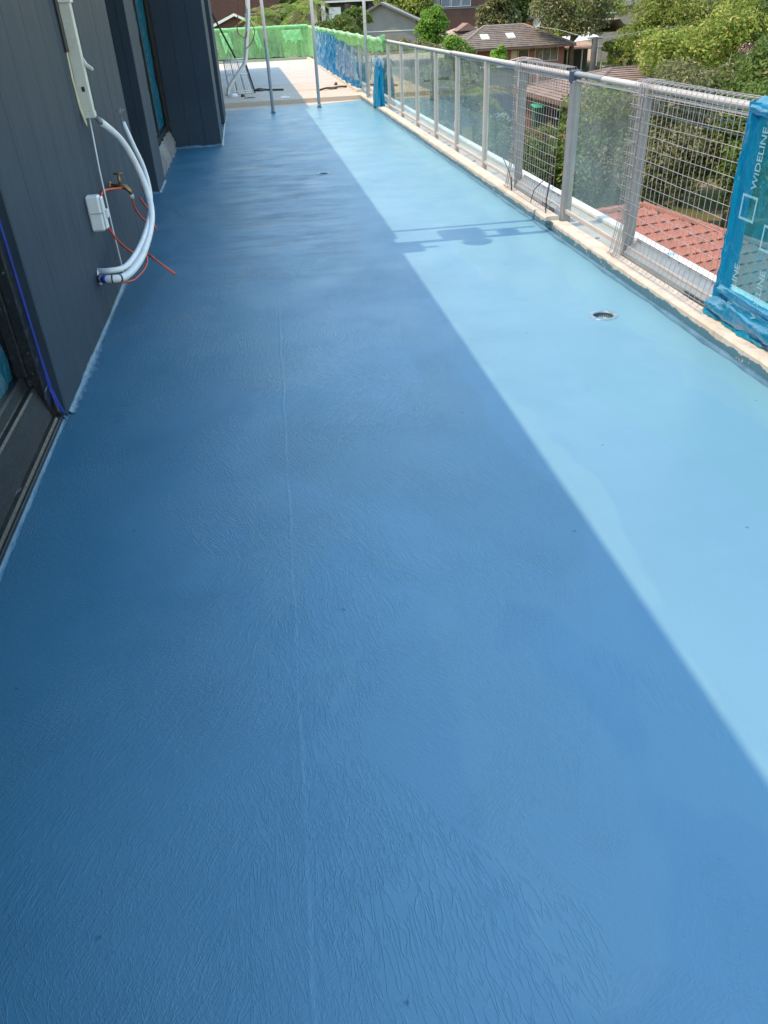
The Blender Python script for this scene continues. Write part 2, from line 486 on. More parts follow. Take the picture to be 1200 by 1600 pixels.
M_ALU = plain("powder_coated_aluminium", (0.46, 0.44, 0.42), 0.42, 0.06, 8, bump=0.03)
M_RAIL = plain("pale_rail", (0.46, 0.44, 0.42), 0.38, 0.06, 5)
M_DKPOST = plain("grey_post", (0.23, 0.25, 0.27), 0.45, 0.12, 9)
M_GALV = plain("galvanised_wire", (0.36, 0.36, 0.37), 0.5, 0.18, 30, metal=0.25)
M_TOE = plain("zinc_sheet", (0.28, 0.335, 0.37), 0.45, 0.10, 7, metal=0.25, dirt=((0.33, 0.36, 0.38), 0.5))
M_WHITE = plain("white_paint", (0.78, 0.77, 0.74), 0.5, 0.05, 9, dirt=((0.6, 0.58, 0.54), 0.4))
M_PVC = plain("white_pvc", (0.74, 0.76, 0.78), 0.38, 0.05, 12, dirt=((0.5, 0.5, 0.5), 0.3))
M_CREAM = plain("cream_plastic", (0.60, 0.62, 0.56), 0.5, 0.07, 8, dirt=((0.42, 0.42, 0.36), 0.5))
M_YELL = plain("torn_cream_strip", (0.62, 0.60, 0.42), 0.6, 0.12, 12)
M_BLACK = plain("black_plastic", (0.02, 0.02, 0.022), 0.5, 0.2, 12)
M_RED = plain("red_cord", (0.62, 0.085, 0.04), 0.5, 0.2, 40)
M_BRASS = plain("aged_brass", (0.32, 0.20, 0.09), 0.38, 0.3, 40, metal=0.8)
M_TAPE = plain("blue_masking_tape", (0.02, 0.06, 0.42), 0.5, 0.15, 20)
M_STEEL = plain("prop_steel", (0.50, 0.50, 0.51), 0.45, 0.1, 14, metal=0.2)
M_CHROME = plain("drain_ring", (0.20, 0.32, 0.40), 0.35, 0.25, 30, metal=0.15)
M_DEEP = plain("drain_dark", (0.05, 0.09, 0.11), 0.6)
M_LOGO = mat_film("white_print", (0.75, 0.93, 0.98), (0.52, 0.76, 0.86), 0.36, wr=0.1, shine=0.03)
M_DEBRIS = plain("dark_scrap", (0.06, 0.05, 0.045), 0.7, 0.3, 20)

# ------------------------------------------------------------------ balcony floor
WALLX, KERBX = -1.08, 2.38
drains = [(2.0, 4.36, 0.062), (0.78, 9.9, 0.055)]
def floor_sheet():
    bm = bmesh.new()
    edge = []
    # membrane outline: the far edge wanders where the coat stops
    pts = [(-1.28, -4.0), (KERBX + 0.01, -4.0), (KERBX + 0.01, 18.28)]
    for i in range(1, 40):
        t = i / 40
        px = KERBX - t * (KERBX + 1.28)
        py = 18.32 - 0.55 * min(1, t * 2.2) ** 0.8 + 0.035 * wob(px * 2.0)
        pts.append((px, py))
    pts.append((-1.28, 17.75))
    vs = [bm.verts.new((p[0], p[1], 0)) for p in pts]
    edges = [bm.edges.new((vs[i], vs[(i + 1) % len(vs)])) for i in range(len(vs))]
    for cx, cy, r in drains:
        cv = [bm.verts.new((cx + r * math.cos(2 * math.pi * k / 28), cy + r * math.sin(2 * math.pi * k / 28), 0)) for k in range(28)]
        edges += [bm.edges.new((cv[i], cv[(i + 1) % 28])) for i in range(28)]
    bmesh.ops.triangle_fill(bm, use_beauty=True, use_dissolve=False, edges=edges)
    for f in bm.faces:
        if f.normal.z < 0: f.normal_flip()
    me = bpy.data.meshes.new("balcony_floor")
    bm.to_mesh(me); bm.free()
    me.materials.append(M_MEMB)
    o = bpy.data.objects.new("balcony_floor", me)
    COL.objects.link(o)
    return struct(o, "balcony floor freshly coated in blue waterproof membrane")
FLOOR = floor_sheet()

def upturn(name, x0, ys, ye, sx, amp=0.02):
    """ragged brushed cove where the floor coat climbs a wall; sx = +1 wall on the left"""
    n = int(abs(ye - ys) / 0.012)
    def fn(u, v):
        yy = ys + (ye - ys) * u
        jag = (0.5 + 0.5 * wob(yy * 31.0, 1.0, x0)) * (1.0 + 0.9 * max(0.0, 1 - abs(yy - 4.3) / 1.3))
        w = 0.012 + amp * (0.5 + 0.5 * wob(yy * 1.7, 1.0, x0)) * (0.35 + 0.9 * jag)
        hgt = 0.012 + amp * 0.6 * (0.5 + 0.5 * wob(yy * 2.1, 1.0, 2.2 + x0)) * (0.6 + 0.6 * (0.5 + 0.5 * wob(yy * 23.0, 1.0, 1.0)))
        a = v * math.pi / 2
        j = 0.004 * wob(yy * 9 + v * 5)
        return (x0 + sx * (w * (1 - math.sin(a)) + 0.002) , yy, 0.0015 + hgt * (1 - math.cos(a)) + j * v * (1 - v) * 2)
    return MB().grid(fn, n, 6).build(name, M_UPT, FLOOR, smooth=True)
upturn("membrane_upturn", WALLX, 3.72, 7.95, 1, 0.030)
upturn("membrane_upturn", -1.095, -1.0, 3.70, 1, 0.009)
upturn("membrane_upturn", -1.10, 9.42, 10.2, 1, 0.03)
upturn("membrane_upturn", -0.47, 12.8, 16.9, 1, 0.03)
def upturn_x(y0, xa, xb):
    n = int((xb - xa) / 0.03)
    def fn(u, v):
        xx = xa + (xb - xa) * u
        a = v * math.pi / 2
        w = 0.03 + 0.015 * wob(xx * 6)
        return (xx, y0 - w * (1 - math.sin(a)) - 0.002, 0.0015 + (0.03 + 0.012 * wob(xx * 7 + 1)) * (1 - math.cos(a)))
    MB().grid(fn, n, 5).build("membrane_upturn", M_UPT, FLOOR, smooth=True)
upturn_x(12.8, -1.15, -0.47)
upturn_x(9.4, -1.28, -1.10)
# thickened bead where the coat meets the kerb
def kbead(u, v):
    yy = -4 + 22 * u
    w = 0.028 + 0.012 * wob(yy * 2.5)
    a = v * math.pi / 2
    return (KERBX - w * (1 - math.sin(a)) - 0.001, yy, 0.0015 + (0.014 + 0.006 * wob(yy * 4 + 2)) * (1 - math.cos(a)))
MB().grid(kbead, 500, 4).build("membrane_upturn", M_UPT, FLOOR, smooth=True)

# slab the coat lies on, and the raised bare part at the far end
struct(MB().box(-6, 2.505, -4, 17.4, -0.35, -0.12).build("balcony_slab", M_CONC2))
struct(MB().box(-6, 2.505, 17.4, 18.42, -0.35, -0.004).build("bare_concrete_strip", M_CONC))
far1 = struct(MB().box(-6, 2.505, 18.42, 22.3, -0.35, 0.08).build("bare_concrete_floor", M_CONC))
struct(MB().box(-6, 2.505, 22.312, 33.9, -0.35, 0.082).build("bare_concrete_floor", M_CONC2))
# drains
def drain(cx, cy, r, label):
    t = thing("floor_drain", (cx, cy, 0), label, "drain")
    MB().lathe([(r + 0.028, 0.0005), (r + 0.024, 0.005), (r + 0.004, 0.006), (r - 0.001, 0.002), (r - 0.004, -0.03)], (cx, cy, 0), 32).build("ring", M_CHROME, t, True)
    MB().lathe([(r - 0.002, -0.002), (r - 0.006, -0.07), (0.001, -0.075)], (cx, cy, 0), 28).build("cup", M_DEEP, t, True)
    MB().lathe([(r * 0.62, -0.028), (r * 0.60, -0.02), (r * 0.45, -0.02), (r * 0.42, -0.028)], (cx, cy, 0), 24).build("inner_ring", M_CHROME, t, True)
drain(*drains[0], "round metal floor drain in the sunlit strip near the mesh guard")
drain(*drains[1], "dark round floor drain in the shaded part of the floor")
tag(MB().lathe([(0.07, 0.001), (0.06, 0.006), (0.035, 0.006), (0.03, 0.002), (0.001, 0.001)], (1.97, 17.6, 0.0), 20).build("floor_drain", M_CHROME, None, True),
    "small coated floor drain by the far edge of the blue coat", "drain")

# ------------------------------------------------------------------ kerb and outer ledge
K = thing("kerb", (2.44, 0, 0), "low cream concrete kerb with blue coating smeared up its face", "kerb")
def kerb_run(y0, y1, h=0.09):
    n = max(2, int((y1 - y0) / 0.05))
    prof = [(2.38, -0.01), (2.38, h - 0.012), (2.389, h - 0.002), (2.40, h), (2.497, h), (2.505, h - 0.008), (2.505, -0.01)]
    mb = MB(); np_ = len(prof)
    for i in range(n + 1):
        yy = y0 + (y1 - y0) * i / n
        for k, (px, pz) in enumerate(prof):
            j = 0.0010 * wob(yy * 3 + k * .5) + 0.0012 * wob(yy * 27 + k)
            mb.v.append((px + (j if k < 4 else 0), yy, pz + (j if 1 <= k <= 4 else 0)))
    for i in range(n):
        for k in range(np_ - 1):
            a = i * np_ + k
            mb.f.append((a, a + np_, a + np_ + 1, a + 1))
    mb.f.append(tuple(range(np_))); mb.f.append(tuple(n * np_ + k for k in range(np_))[::-1])
    mb.build("kerb_length", M_KERB, K)
kerb_run(-4, 6.36); kerb_run(6.56, 16.28); kerb_run(16.5, 18.95); kerb_run(19.05, 33.9, 0.14)
MB().box(2.43, 2.504, 6.36, 6.56, -0.01, 0.055).build("outlet_block", M_KERB, K)
MB().box(2.42, 2.504, 16.28, 16.5, -0.01, 0.05).build("outlet_block", M_KERB, K)

L = MB().box(2.508, 2.96, -4, 33.9, -0.6, 0.0).build("ledge", M_LEDGE)
struct(L, "outer concrete ledge behind the kerb")
MB().cbox(2.90, 2.985, -4, 33.9, 0.002, 0.035, 0.006).build("edge_capping", M_WHITE, L)

# ------------------------------------------------------------------ balustrade
B = thing("balustrade", (2.545, 0, 0), "long glass balustrade with pale metal posts along the sunlit edge", "balustrade")
PX0, PX1 = 2.52, 2.57
def rail(y0, y1, zt, name="top_rail", mat=None):
    r = 0.03
    prof = [(2.545 + 0.028 * math.cos(a), zt - 0.020 + 0.020 * math.sin(a)) for a in [2 * math.pi * k / 14 for k in range(14)]]
    return MB().prism(prof, 'y', y0, y1).build(name, mat or M_RAIL, B, smooth=False)
rail(-4.0, 3.985, 1.16); rail(3.99, 6.0, 1.163); rail(6.01, 6.62, 1.165, mat=M_DKPOST); rail(6.63, 10.68, 1.155); rail(10.72, 33.85, 1.15)
MB().lathe([(0.024, 0), (0.024, 0.006), (0.001, 0.006)], (2.545, 10.70, 1.121), 12, 'y').build("rail_end_cap", M_BLACK, B)
post_y = [-1.3, 0.05, 1.35, 2.67, 9.12, 10.43, 11.65, 12.98, 14.3, 15.6, 16.95, 18.25, 19.55, 20.85, 22.15, 23.45, 24.75, 26.05, 27.35, 28.65, 29.95, 31.25, 32.55]
def post_mesh(zt):
    mb = MB()
    w = 0.025
    # hollow-looking extrusion with a glazing groove down both sides
    prof = [(-w, -w), (w, -w), (w, -0.008), (w - 0.006, -0.008), (w - 0.006, 0.008), (w, 0.008), (w, w), (-w, w), (-w, 0.008), (-w + 0.006, 0.008), (-w + 0.006, -0.008), (-w, -0.008)]
    prof = [(-b, a) for a, b in prof]
    mb.prism(prof, 'z', 0.0, zt)
    mb.cbox(-0.04, 0.04, -0.04, 0.04, 0.001, 0.010, 0.002)
    return mb.mesh("post", M_ALU)
PM = post_mesh(1.112)
for y in post_y:
    o = bpy.data.objects.new("post", PM); link(o, B); o.location = (2.545, y, 0.0)
    o.matrix_parent_inverse = wm(B).inverted()
# heavier grey posts
for y, w in ((6.56, 0.05), (7.90, 0.035), (5.31, 0.035)):
    mb = MB().cbox(2.515, 2.585, y - w, y - 0.006, 0.0, 1.10, 0.004).cbox(2.522, 2.578, y - 0.004, y + w, 0.0, 1.10, 0.004)
    mb.build("post", M_DKPOST, B)
def bay(y0, y1, glass=True):
    MB().cbox(2.53, 2.56, y0, y1, 0.118, 0.15, 0.003).build("bottom_rail", M_ALU, B)
    MB().cbox(2.535, 2.555, y0, y1, 1.096, 1.112, 0.003).build("glazing_bead", M_ALU, B)
    if glass:
        MB().box(2.541, 2.549, y0 + 0.004, y1 - 0.004, 0.151, 1.0965).build("glass_pane", M_GLASS, B)
ys = [2.67, 3.98]; 
bays = [(5.345, 6.51), (7.94, 9.094)] + [(post_y[i] + 0.026, post_y[i + 1] - 0.026) for i in range(4, len(post_y) - 1)]
for a, b in bays: bay(a, b)
bay(6.62, 7.86, False); bay(4.05, 5.27, False)
# short brackets under the bottom rail
for y in [9.7, 11.0, 12.3, 13.6, 15.0, 5.9]:
    MB().cbox(2.50, 2.60, y, y + 0.02, 0.045, 0.06, 0.002).build("bracket", M_ALU, B)
# blue tape and ties on the grey post
MB().cbox(2.509, 2.589, 6.53, 6.612, 1.085, 1.170, 0.008).build("tape_wrap", plain("dark_blue_tape", (0.045, 0.075, 0.13), 0.5, 0.4, 30), B)

# ------------------------------------------------------------------ mesh guards
def wire_guard(y0, y1, label, folds):
    t = thing("mesh_guard", (2.47, (y0 + y1) / 2, 0.09), label, "mesh guard", "wire mesh guards on the balustrade")
    r = 0.0019
    side = [(2.60, 0.985), (2.602, 1.165), (2.59, 1.183), (2.50, 1.183), (2.487, 1.168), (2.478, 0.70), (2.474, 0.33), (2.440, 0.115), (2.428, 0.100), (2.415, 0.108)]
    n = int(round((y1 - y0) / 0.062))
    mb0 = MB().tube([(x, 0, z) for x, z in side], r, 5)
    me = mb0.mesh("wire", M_GALV, True)
    def up(y, j=True):
        o = bpy.data.objects.new("wire", me); COL.objects.link(o)
        o.parent = t; o.matrix_parent_inverse = wm(t).inverted()
        o.location = (rnd.uniform(-0.003, 0.003), y, 0)
        o.rotation_euler = (rnd.uniform(-0.004, 0.004), 0, 0)
    for i in range(n + 1): up(y0 + (y1 - y0) * i / n)
    L_ = y1 - y0
    hz = [(2.606, 0.985), (2.606, 1.045), (2.606, 1.11), (2.57, 1.187), (2.52, 1.187), (2.4815, 1.10)]
    z = 1.03
    while z > 0.36:
        x = 2.474 + (z - 0.33) * 0.011 - 0.0045
        hz.append((x, z)); z -= 0.071
    hz += [(2.461, 0.27), (2.450, 0.205), (2.4385, 0.14), (2.424, 0.101)]
    pts = [(0, -L_ / 2 - 0.015, 0), (0, -L_ * 0.2, 0.002), (0.002, 0.1 * L_, -0.002), (0, L_ / 2 + 0.015, 0.001)]
    mh = MB().tube(pts, r, 5).mesh("wire", M_GALV, True)
    for x, z in hz:
        o = bpy.data.objects.new("wire", mh); COL.objects.link(o)
        o.parent = t; o.matrix_parent_inverse = wm(t).inverted()
        o.location = (x, (y0 + y1) / 2, z); o.rotation_euler = (0, 0, rnd.choice((0, math.pi)))
    # folded-back edge: several layers close together
    for a, b, k in folds:
        for i in range(k):
            yy = a + (b - a) * i / (k - 1)
            o = bpy.data.objects.new("wire", me); COL.objects.link(o)
            o.parent = t; o.matrix_parent_inverse = wm(t).inverted()
            o.location = (rnd.uniform(-0.008, 0.02), yy, rnd.uniform(-0.006, 0.006)); o.rotation_euler = (rnd.uniform(-0.012, 0.012), 0, 0)
        zz = 1.05
        mf = MB().tube([(0, -(b - a) / 2 - 0.01, 0), (0, (b - a) / 2 + 0.012, 0)], r, 5).mesh("wire", M_GALV, True)
        while zz > 0.3:
            o = bpy.data.objects.new("wire", mf); COL.objects.link(o)
            o.parent = t; o.matrix_parent_inverse = wm(t).inverted()
            o.location = (2.462 + rnd.uniform(-0.004, 0.01), (a + b) / 2, zz); zz -= 0.071
    return t
wire_guard(4.0, 5.34, "wire mesh guard hooked over the rail beside the blue wrapped panel", [(5.19, 5.33, 12)])
wire_guard(6.68, 7.93, "wire mesh guard hooked over the rail beyond the dark grey post", [(7.82, 7.93, 9)])
# metal toe boards behind the mesh
def toe(y0, y1, label):
    t = thing("toe_board", (2.58, (y0 + y1) / 2, 0), label, "toe board", "metal toe boards behind the mesh guards")
    MB().prism([(2.512, 0.012), (2.516, 0.012), (2.516, 0.115), (2.60, 0.185), (2.60, 0.205), (2.596, 0.205), (2.596, 0.187), (2.512, 0.117)], 'y', y0, y1).build("sheet", M_TOE, t)
    for i in range(9):
        yy = y0 + 0.07 + (y1 - y0 - 0.14) * i / 8
        MB().lathe([(0.006, 0), (0.005, -0.004), (0.0005, -0.005)], (2.5958, yy, 0.196), 8, 'x').build("rivet", M_BLACK, t)
    MB().cbox(2.505, 2.5115, y0 + 0.06, y0 + 0.36, 0.035, 0.115, 0.001).build("slot", M_DEEP, t)
    return t
toe(4.0, 5.26, "blue grey metal toe board behind the mesh next to the blue film")
toe(6.66, 7.85, "blue grey metal toe board behind the mesh past the dark post")

# dark cable ties and weeds by the second guard
def tie(pts, r, label):
    tag(MB().tube(pts, r, 5).build("cable_tie", M_DEBRIS, None, True), label, "cable tie")
tie([(2.44, 7.75, 0.095), (2.43, 7.72, 0.2), (2.425, 7.84, 0.27), (2.43, 8.02, 0.335)], 0.004, "dark cable tie curling up left of the farther mesh guard")
tie([(2.43, 7.70, 0.093), (2.435, 7.72, 0.14), (2.43, 7.74, 0.21)], 0.008, "short brown tie end at the foot of the farther mesh guard")
tie([(2.43, 7.12, 0.093), (2.42, 7.0, 0.23), (2.43, 6.78, 0.35), (2.44, 6.62, 0.40)], 0.004, "long dark cable tie arching across the farther mesh guard")
tie([(2.43, 6.70, 0.09), (2.425, 6.69, 0.2), (2.43, 6.66, 0.33), (2.44, 6.64, 0.42)], 0.006, "dark upright cable tie beside the dark grey post")

# ------------------------------------------------------------------ blue wrapped panel
W = thing("wrapped_panel", (2.5, 2.7, 0.09), "balustrade panel wrapped in printed blue plastic film, beside the mesh guard", "wrapped panel")
def film(u, v):
    yy = 3.985 - u * 2.6
    zz = 0.13 + v * 1.045
    e = min(u * 2.6, 0.3) / 0.3
    x = 2.478 + 0.006 * wob(yy * 3 + zz * 2.0) + 0.004 * wob(zz * 6 - yy * 4) * e
    return (x, yy, zz)
MB().grid(film, 130, 60).build("film", M_BLUE, W, smooth=True)
MB().box(2.541, 2.549, 1.38, 3.97, 0.152, 1.08).build("glass_pane", M_GLASS, W)
def roll(y, r, z0, z1, name):
    def fn(u, v):
        a = u * 2 * math.pi
        zz = z0 + v * (z1 - z0)
        rr = r * (1 + 0.22 * wob(zz * 9 + a * 2) + 0.1 * math.sin(3 * a + zz * 7))
        return (2.515 + 1.05 * rr * math.cos(a), y + 1.0 * rr * math.sin(a), zz)
    MB().grid(fn, 18, 40).build(name, M_BLUED, W, smooth=True)
roll(3.965, 0.042, 0.115, 1.175, "wrapped_post")
def hroll(z, r, y0, y1, name, x=2.52, sag=0.0):
    def fn(u, v):
        a = u * 2 * math.pi
        yy = y0 + v * (y1 - y0)
        rr = r * (1 + 0.22 * wob(yy * 7 + a * 2) + 0.1 * math.sin(3 * a + yy * 9))
        return (x + rr * math.cos(a), yy, z + rr * math.sin(a) - sag * v)
    MB().grid(fn, 18, 70).build(name, M_BLUED, W, smooth=True)
hroll(1.145, 0.048, 1.38, 3.97, "wrapped_rail")
hroll(0.155, 0.05, 1.38, 3.99, "wrapped_sill", 2.49)
hroll(0.255, 0.022, 1.38, 3.93, "wrapped_bead", 2.475, 0.0)
# loose corner of film lying on the kerb
def loose(u, v):
    yy = 4.02 - u * 0.6
    return (2.445 + 0.05 * v + 0.012 * wob(yy * 8), yy, 0.096 + 0.05 * v + 0.012 * abs(wob(yy * 10 + v * 3)))
MB().grid(loose, 40, 8).build("loose_film", M_BLUED, W, smooth=True)

def lettering(text, y, z, length, parent, mat, x=2.4655):
    cu = bpy.data.curves.new("lettering", 'FONT')
    cu.body = text; cu.size = 1.0; cu.extrude = 0.0
    cu.offset = 0.012
    ob = bpy.data.objects.new("lettering_src", cu); COL.objects.link(ob)
    bpy.context.view_layer.update()
    me = bpy.data.meshes.new_from_object(ob.evaluated_get(bpy.context.evaluated_depsgraph_get()))
    bpy.data.objects.remove(ob)
    co = [v.co.copy() for v in me.vertices]
    x0 = min(c.x for c in co); x1 = max(c.x for c in co)
    y0 = min(c.y for c in co)
    s = length / (x1 - x0)
    for v, c in zip(me.vertices, co):
        v.co = (x, y + (c.y - y0) * s * 1.05, z + (c.x - x0) * s)
    me.materials.clear(); me.materials.append(mat)
    o = bpy.data.objects.new("lettering", me)
    return link(o, parent)
lettering("WIDELINE", 3.775, 0.795, 0.285, W, M_LOGO)
lettering("WIDELINE", 3.775, 0.140, 0.285, W, M_LOGO)
lettering("WIDELINE", 3.545, 0.165, 0.285, W, M_LOGO)
lettering("WIDELINE", 3.33, 0.60, 0.285, W, M_LOGO)
def logo(yc, zc):
    w, h, b = 0.068, 0.062, 0.012
    mb = MB()
    for (a0, a1, b0, b1) in ((-w, w, h - b, h), (-w, w, -h, -h + b), (-w, -w + b, -h + b, h - b), (w - b, w, -h + b, h - b)):
        mb.add([(2.4655, yc + a0, zc + b0), (2.4655, yc + a1, zc + b0), (2.4655, yc + a1, zc + b1), (2.4655, yc + a0, zc + b1)], [(3, 2, 1, 0)])
    mb.build("square_logo", M_LOGO, W)
logo(3.81, 0.705); logo(3.575, 0.60); logo(3.36, 0.49)

# ------------------------------------------------------------------ the building on the left
A = thing("apartment_building", (-3.0, 8.0, -0.35), "charcoal clad apartment building wall along the shaded side of the balcony", "building")
def boards_x(xf, y0, y1, z0, z1, parent, w=0.2, d=0.02):
    """vertical boards on a face looking +x"""
    n = max(1, int(round((y1 - y0) / w)))
    s = (y1 - y0) / n; g = 0.0012
    me = MB().cbox(-d, 0, -s / 2 + g, s / 2 - g, 0, z1 - z0, 0.0022).mesh("cladding_board", M_CLAD)
    for i in range(n):
        o = bpy.data.objects.new("cladding_board", me); COL.objects.link(o)
        o.parent = parent; o.matrix_parent_inverse = wm(parent).inverted()
        o.location = (xf + rnd.uniform(-0.0006, 0.0006), y0 + s * (i + 0.5), z0)
def boards_y(yf, x0, x1, z0, z1, parent, w=0.2, d=0.02):
    """vertical boards on a face looking -y"""
    n = max(1, int(round((x1 - x0) / w)))
    s = (x1 - x0) / n; g = 0.0012
    me = MB().cbox(-s / 2 + g, s / 2 - g, 0, d, 0, z1 - z0, 0.0022).mesh("cladding_board", M_CLAD)
    for i in range(n):
        o = bpy.data.objects.new("cladding_board", me); COL.objects.link(o)
        o.parent = parent; o.matrix_parent_inverse = wm(parent).inverted()
        o.location = (x0 + s * (i + 0.5), yf + rnd.uniform(-0.0006, 0.0006), z0)
ZB, ZT = 0.004, 2.74
core = MB().box(-5.5, WALLX - 0.021, 3.705, 7.93, -0.3, ZT).build("wall", M_GROOVE, A)
boards_x(WALLX, 3.70, 7.95, ZB, ZT, core, 0.385)
# jamb reveal of the first opening
MB().box(-1.122, WALLX - 0.001, 3.685, 3.6985, ZB, ZT).build("reveal_trim", M_CLAD, core)
# recess between the wall and the first pier
MB().box(-5.5, -1.30, 7.94, 9.45, -0.3, ZT).build("wall", M_GROOVE, A)
boards_x(-1.28, 7.96, 9.42, ZB, ZT, core, 0.385)
p1 = MB().box(-5.5, -1.121, 9.42, 10.18, -0.3, ZT).build("pier", M_GROOVE, A)
boards_y(9.40, -1.28, -1.10, ZB, ZT, p1, 0.09)
boards_x(-1.10, 9.424, 10.2, ZB, ZT, p1, 0.39)
# glazed opening between the piers
def window(y0, y1, xg, zs, parent, film=True, name="window"):
    w = MB().box(xg - 0.05, xg - 0.02, y0, y1, zs, ZT).build(name, M_DARKGLASS, parent)
    for yy in (y0, y1 - 0.06, (y0 + y1) / 2 - 0.03):
        MB().cbox(xg - 0.045, xg + 0.04, yy, yy + 0.06, zs, ZT, 0.004).build("window_frame", M_FRAME, w)
    MB().cbox(xg - 0.045, xg + 0.045, y0 + 0.062, y1 - 0.062, zs, zs + 0.07, 0.004).build("window_frame", M_FRAME, w)
    if film:
        def fn(u, v):
            yy = y0 + 0.07 + u * (y1 - y0 - 0.14); zz = zs + 0.08 + v * (ZT - zs - 0.1)
            return (xg + 0.012 + 0.01 * wob(yy * 5 + zz * 2) + 0.006 * wob(zz * 7 - yy * 3), yy, zz)
        MB().grid(fn, 30, 40).build("window_film", M_WINFILM, w, smooth=True)
    return w
w1 = window(10.24, 12.70, -1.24, 0.28, A)
def rub(u, v):
    yy = 10.2 + u * 2.55
    zz = 0.002 + v * 0.26
    j = 0.018 * wob(yy * 7 + zz * 9) + 0.010 * wob(yy * 19 - zz * 23)
    return (-1.13 + j - 0.07 * v * v, yy, zz + 0.012 * wob(yy * 9) * v)
MB().grid(rub, 60, 12).build("rough_hob", M_RUBBLE, A)
MB().box(-5.4, -1.30, 10.19, 12.79, -0.3, 0.27).build("wall", M_RUBBLE, A)
MB().box(-1.20, -1.165, 12.55, 12.79, 0.3, ZT).build("frame_mullion", M_FRAME, A)
# second pier, standing well forward
p2 = MB().box(-5.5, -0.491, 12.822, 13.9, -0.3, ZT).build("pier", M_GROOVE, A)
boards_y(12.80, -1.165, -0.47, ZB, ZT, p2, 0.2)
boards_x(-0.47, 12.824, 13.92, ZB, ZT, p2, 0.37)
w2 = window(13.95, 15.55, -0.57, 0.06, A, True)
MB().box(-5.4, -0.63, 13.93, 15.58, -0.3, 0.055).build("wall", M_RUBBLE, A)
p3 = MB().box(-5.5, -0.481, 15.60, 16.9, -0.3, ZT).build("pier", M_GROOVE, A)
boards_x(-0.46, 15.60, 16.92, ZB, ZT, p3, 0.33)
boards_y(15.58, -0.64, -0.46, ZB, ZT, p3, 0.18)
MB().box(-5.5, -1.6, 16.92, 29.3, 0.084, ZT).build("wall", M_CLAD, A)
# upper floor slab that shades the balcony; the light clips its edge
OFFX = 3.05 / math.tan(SUN_EL) * SX          # how far the light carries the slab edge
RX = 1.07 - OFFX
MB().box(-6, RX, -14, 6.3, ZT + 0.004, 3.05).build("roof_slab", M_CONC2, A)
MB().box(-6, RX + 0.04, 6.302, 17.0, ZT + 0.004, 3.05).build("roof_slab", M_CONC2, A)
MB().box(-6, RX + 0.13, 17.002, 29.5, ZT + 0.004, 3.05).build("roof_slab", M_CONC2, A)
# lower storeys under the balcony
MB().box(-6, 2.90, -4, 33.8, -8.5, -0.62).build("lower_storey", plain("rendered_wall", (0.45, 0.44, 0.42), 0.8), A)
MB().box(-6, 2.45, -4, 33.85, -0.61, -0.36).build("floor_edge", M_LEDGE, A)

# first window unit, nearest the camera
NW = MB().box(-1.275, -1.255, -2.5, 3.60, 0.24, ZT).build("window", M_DARKGLASS, A)
MB().cbox(-1.26, -1.125, 3.585, 3.684, 0.09, ZT, 0.004).build("jamb_frame", M_FRAME, NW)
MB().cbox(-1.225, -1.175, 3.568, 3.584, 0.27, ZT, 0.004).build("jamb_bead", M_FRAME, NW)
sill_prof = [(-1.098, 0.002), (-1.098, 0.042), (-1.106, 0.052), (-1.122, 0.056), (-1.132, 0.095), (-1.158, 0.205), (-1.166, 0.214), (-1.185, 0.218), (-1.19, 0.222), (-1.195, 0.268), (-1.205, 0.276), (-1.26, 0.276), (-1.26, 0.002)]
MB().prism(sill_prof, 'y', -2.5, 3.583).build("sill_frame", M_FRAME, NW)
MB().prism([(-1.096, 0.003), (-1.092, 0.003), (-1.092, 0.028), (-1.096, 0.03)], 'y', -2.5, 3.66).build("sill_lip", M_FRAME, NW)
def wf(u, v):
    yy = 3.56 - u * 3.0; zz = 0.277 + v * 2.4
    return (-1.238 + 0.012 * wob(yy * 6 + zz * 3) + 0.008 * wob(zz * 9 - yy * 5), yy, zz)
MB().grid(wf, 70, 50).build("window_film", M_WINFILM, NW, smooth=True)
# crumpled end of the sill and the strip of blue tape in the joint
tape = [(-1.1245, 3.6825, ZT), (-1.1245, 3.6825, 0.35), (-1.120, 3.676, 0.16), (-1.104, 3.662, 0.07), (-1.085, 3.668, 0.03)]
mb = MB()
for i, p in enumerate(tape):
    w = (0.007, 0.007, 0.010, 0.014, 0.006)[i]
    mb.v += [(p[0] - w * 0.6, p[1] - 0.004, p[2]), (p[0] + w, p[1] - 0.002, p[2] + 0.002), (p[0] + w, p[1] + 0.0015, p[2])]
for i in range(len(tape) - 1):
    a = i * 3
    mb.f += [(a, a + 1, a + 4, a + 3), (a + 1, a + 2, a + 5, a + 4)]
mb.build("joint_tape", M_TAPE, A)
MB().tube([(-1.118, 3.665, 0.09), (-1.106, 3.645, 0.05), (-1.098, 3.66, 0.02), (-1.078, 3.64, 0.006)], [0.006, 0.008, 0.006, 0.002], 6).build("torn_gasket", M_BLACK, A)

# ------------------------------------------------------------------ fittings on the wall
D = thing("cable_duct", (-1.03, 5.85, 1.12), "pale cream cable duct running down the charcoal wall", "cable duct")
D_b = MB().cbox(-1.079, -1.003, 5.845, 5.91, 1.15, 2.6, 0.004).build("duct_body", M_CREAM, D)
MB().cbox(-1.079, -0.999, 5.838, 5.915, 1.115, 1.152, 0.003).build("end_cap", M_CREAM, D)
MB().cbox(-1.079, -0.992, 5.83, 5.92, 1.745, 1.85, 0.004).build("joint_cover", M_WHITE, D)
MB().cbox(-1.046, -1.026, 5.8425, 5.846, 1.268, 1.296, 0.0008).build("knockout", M_BLACK, D)
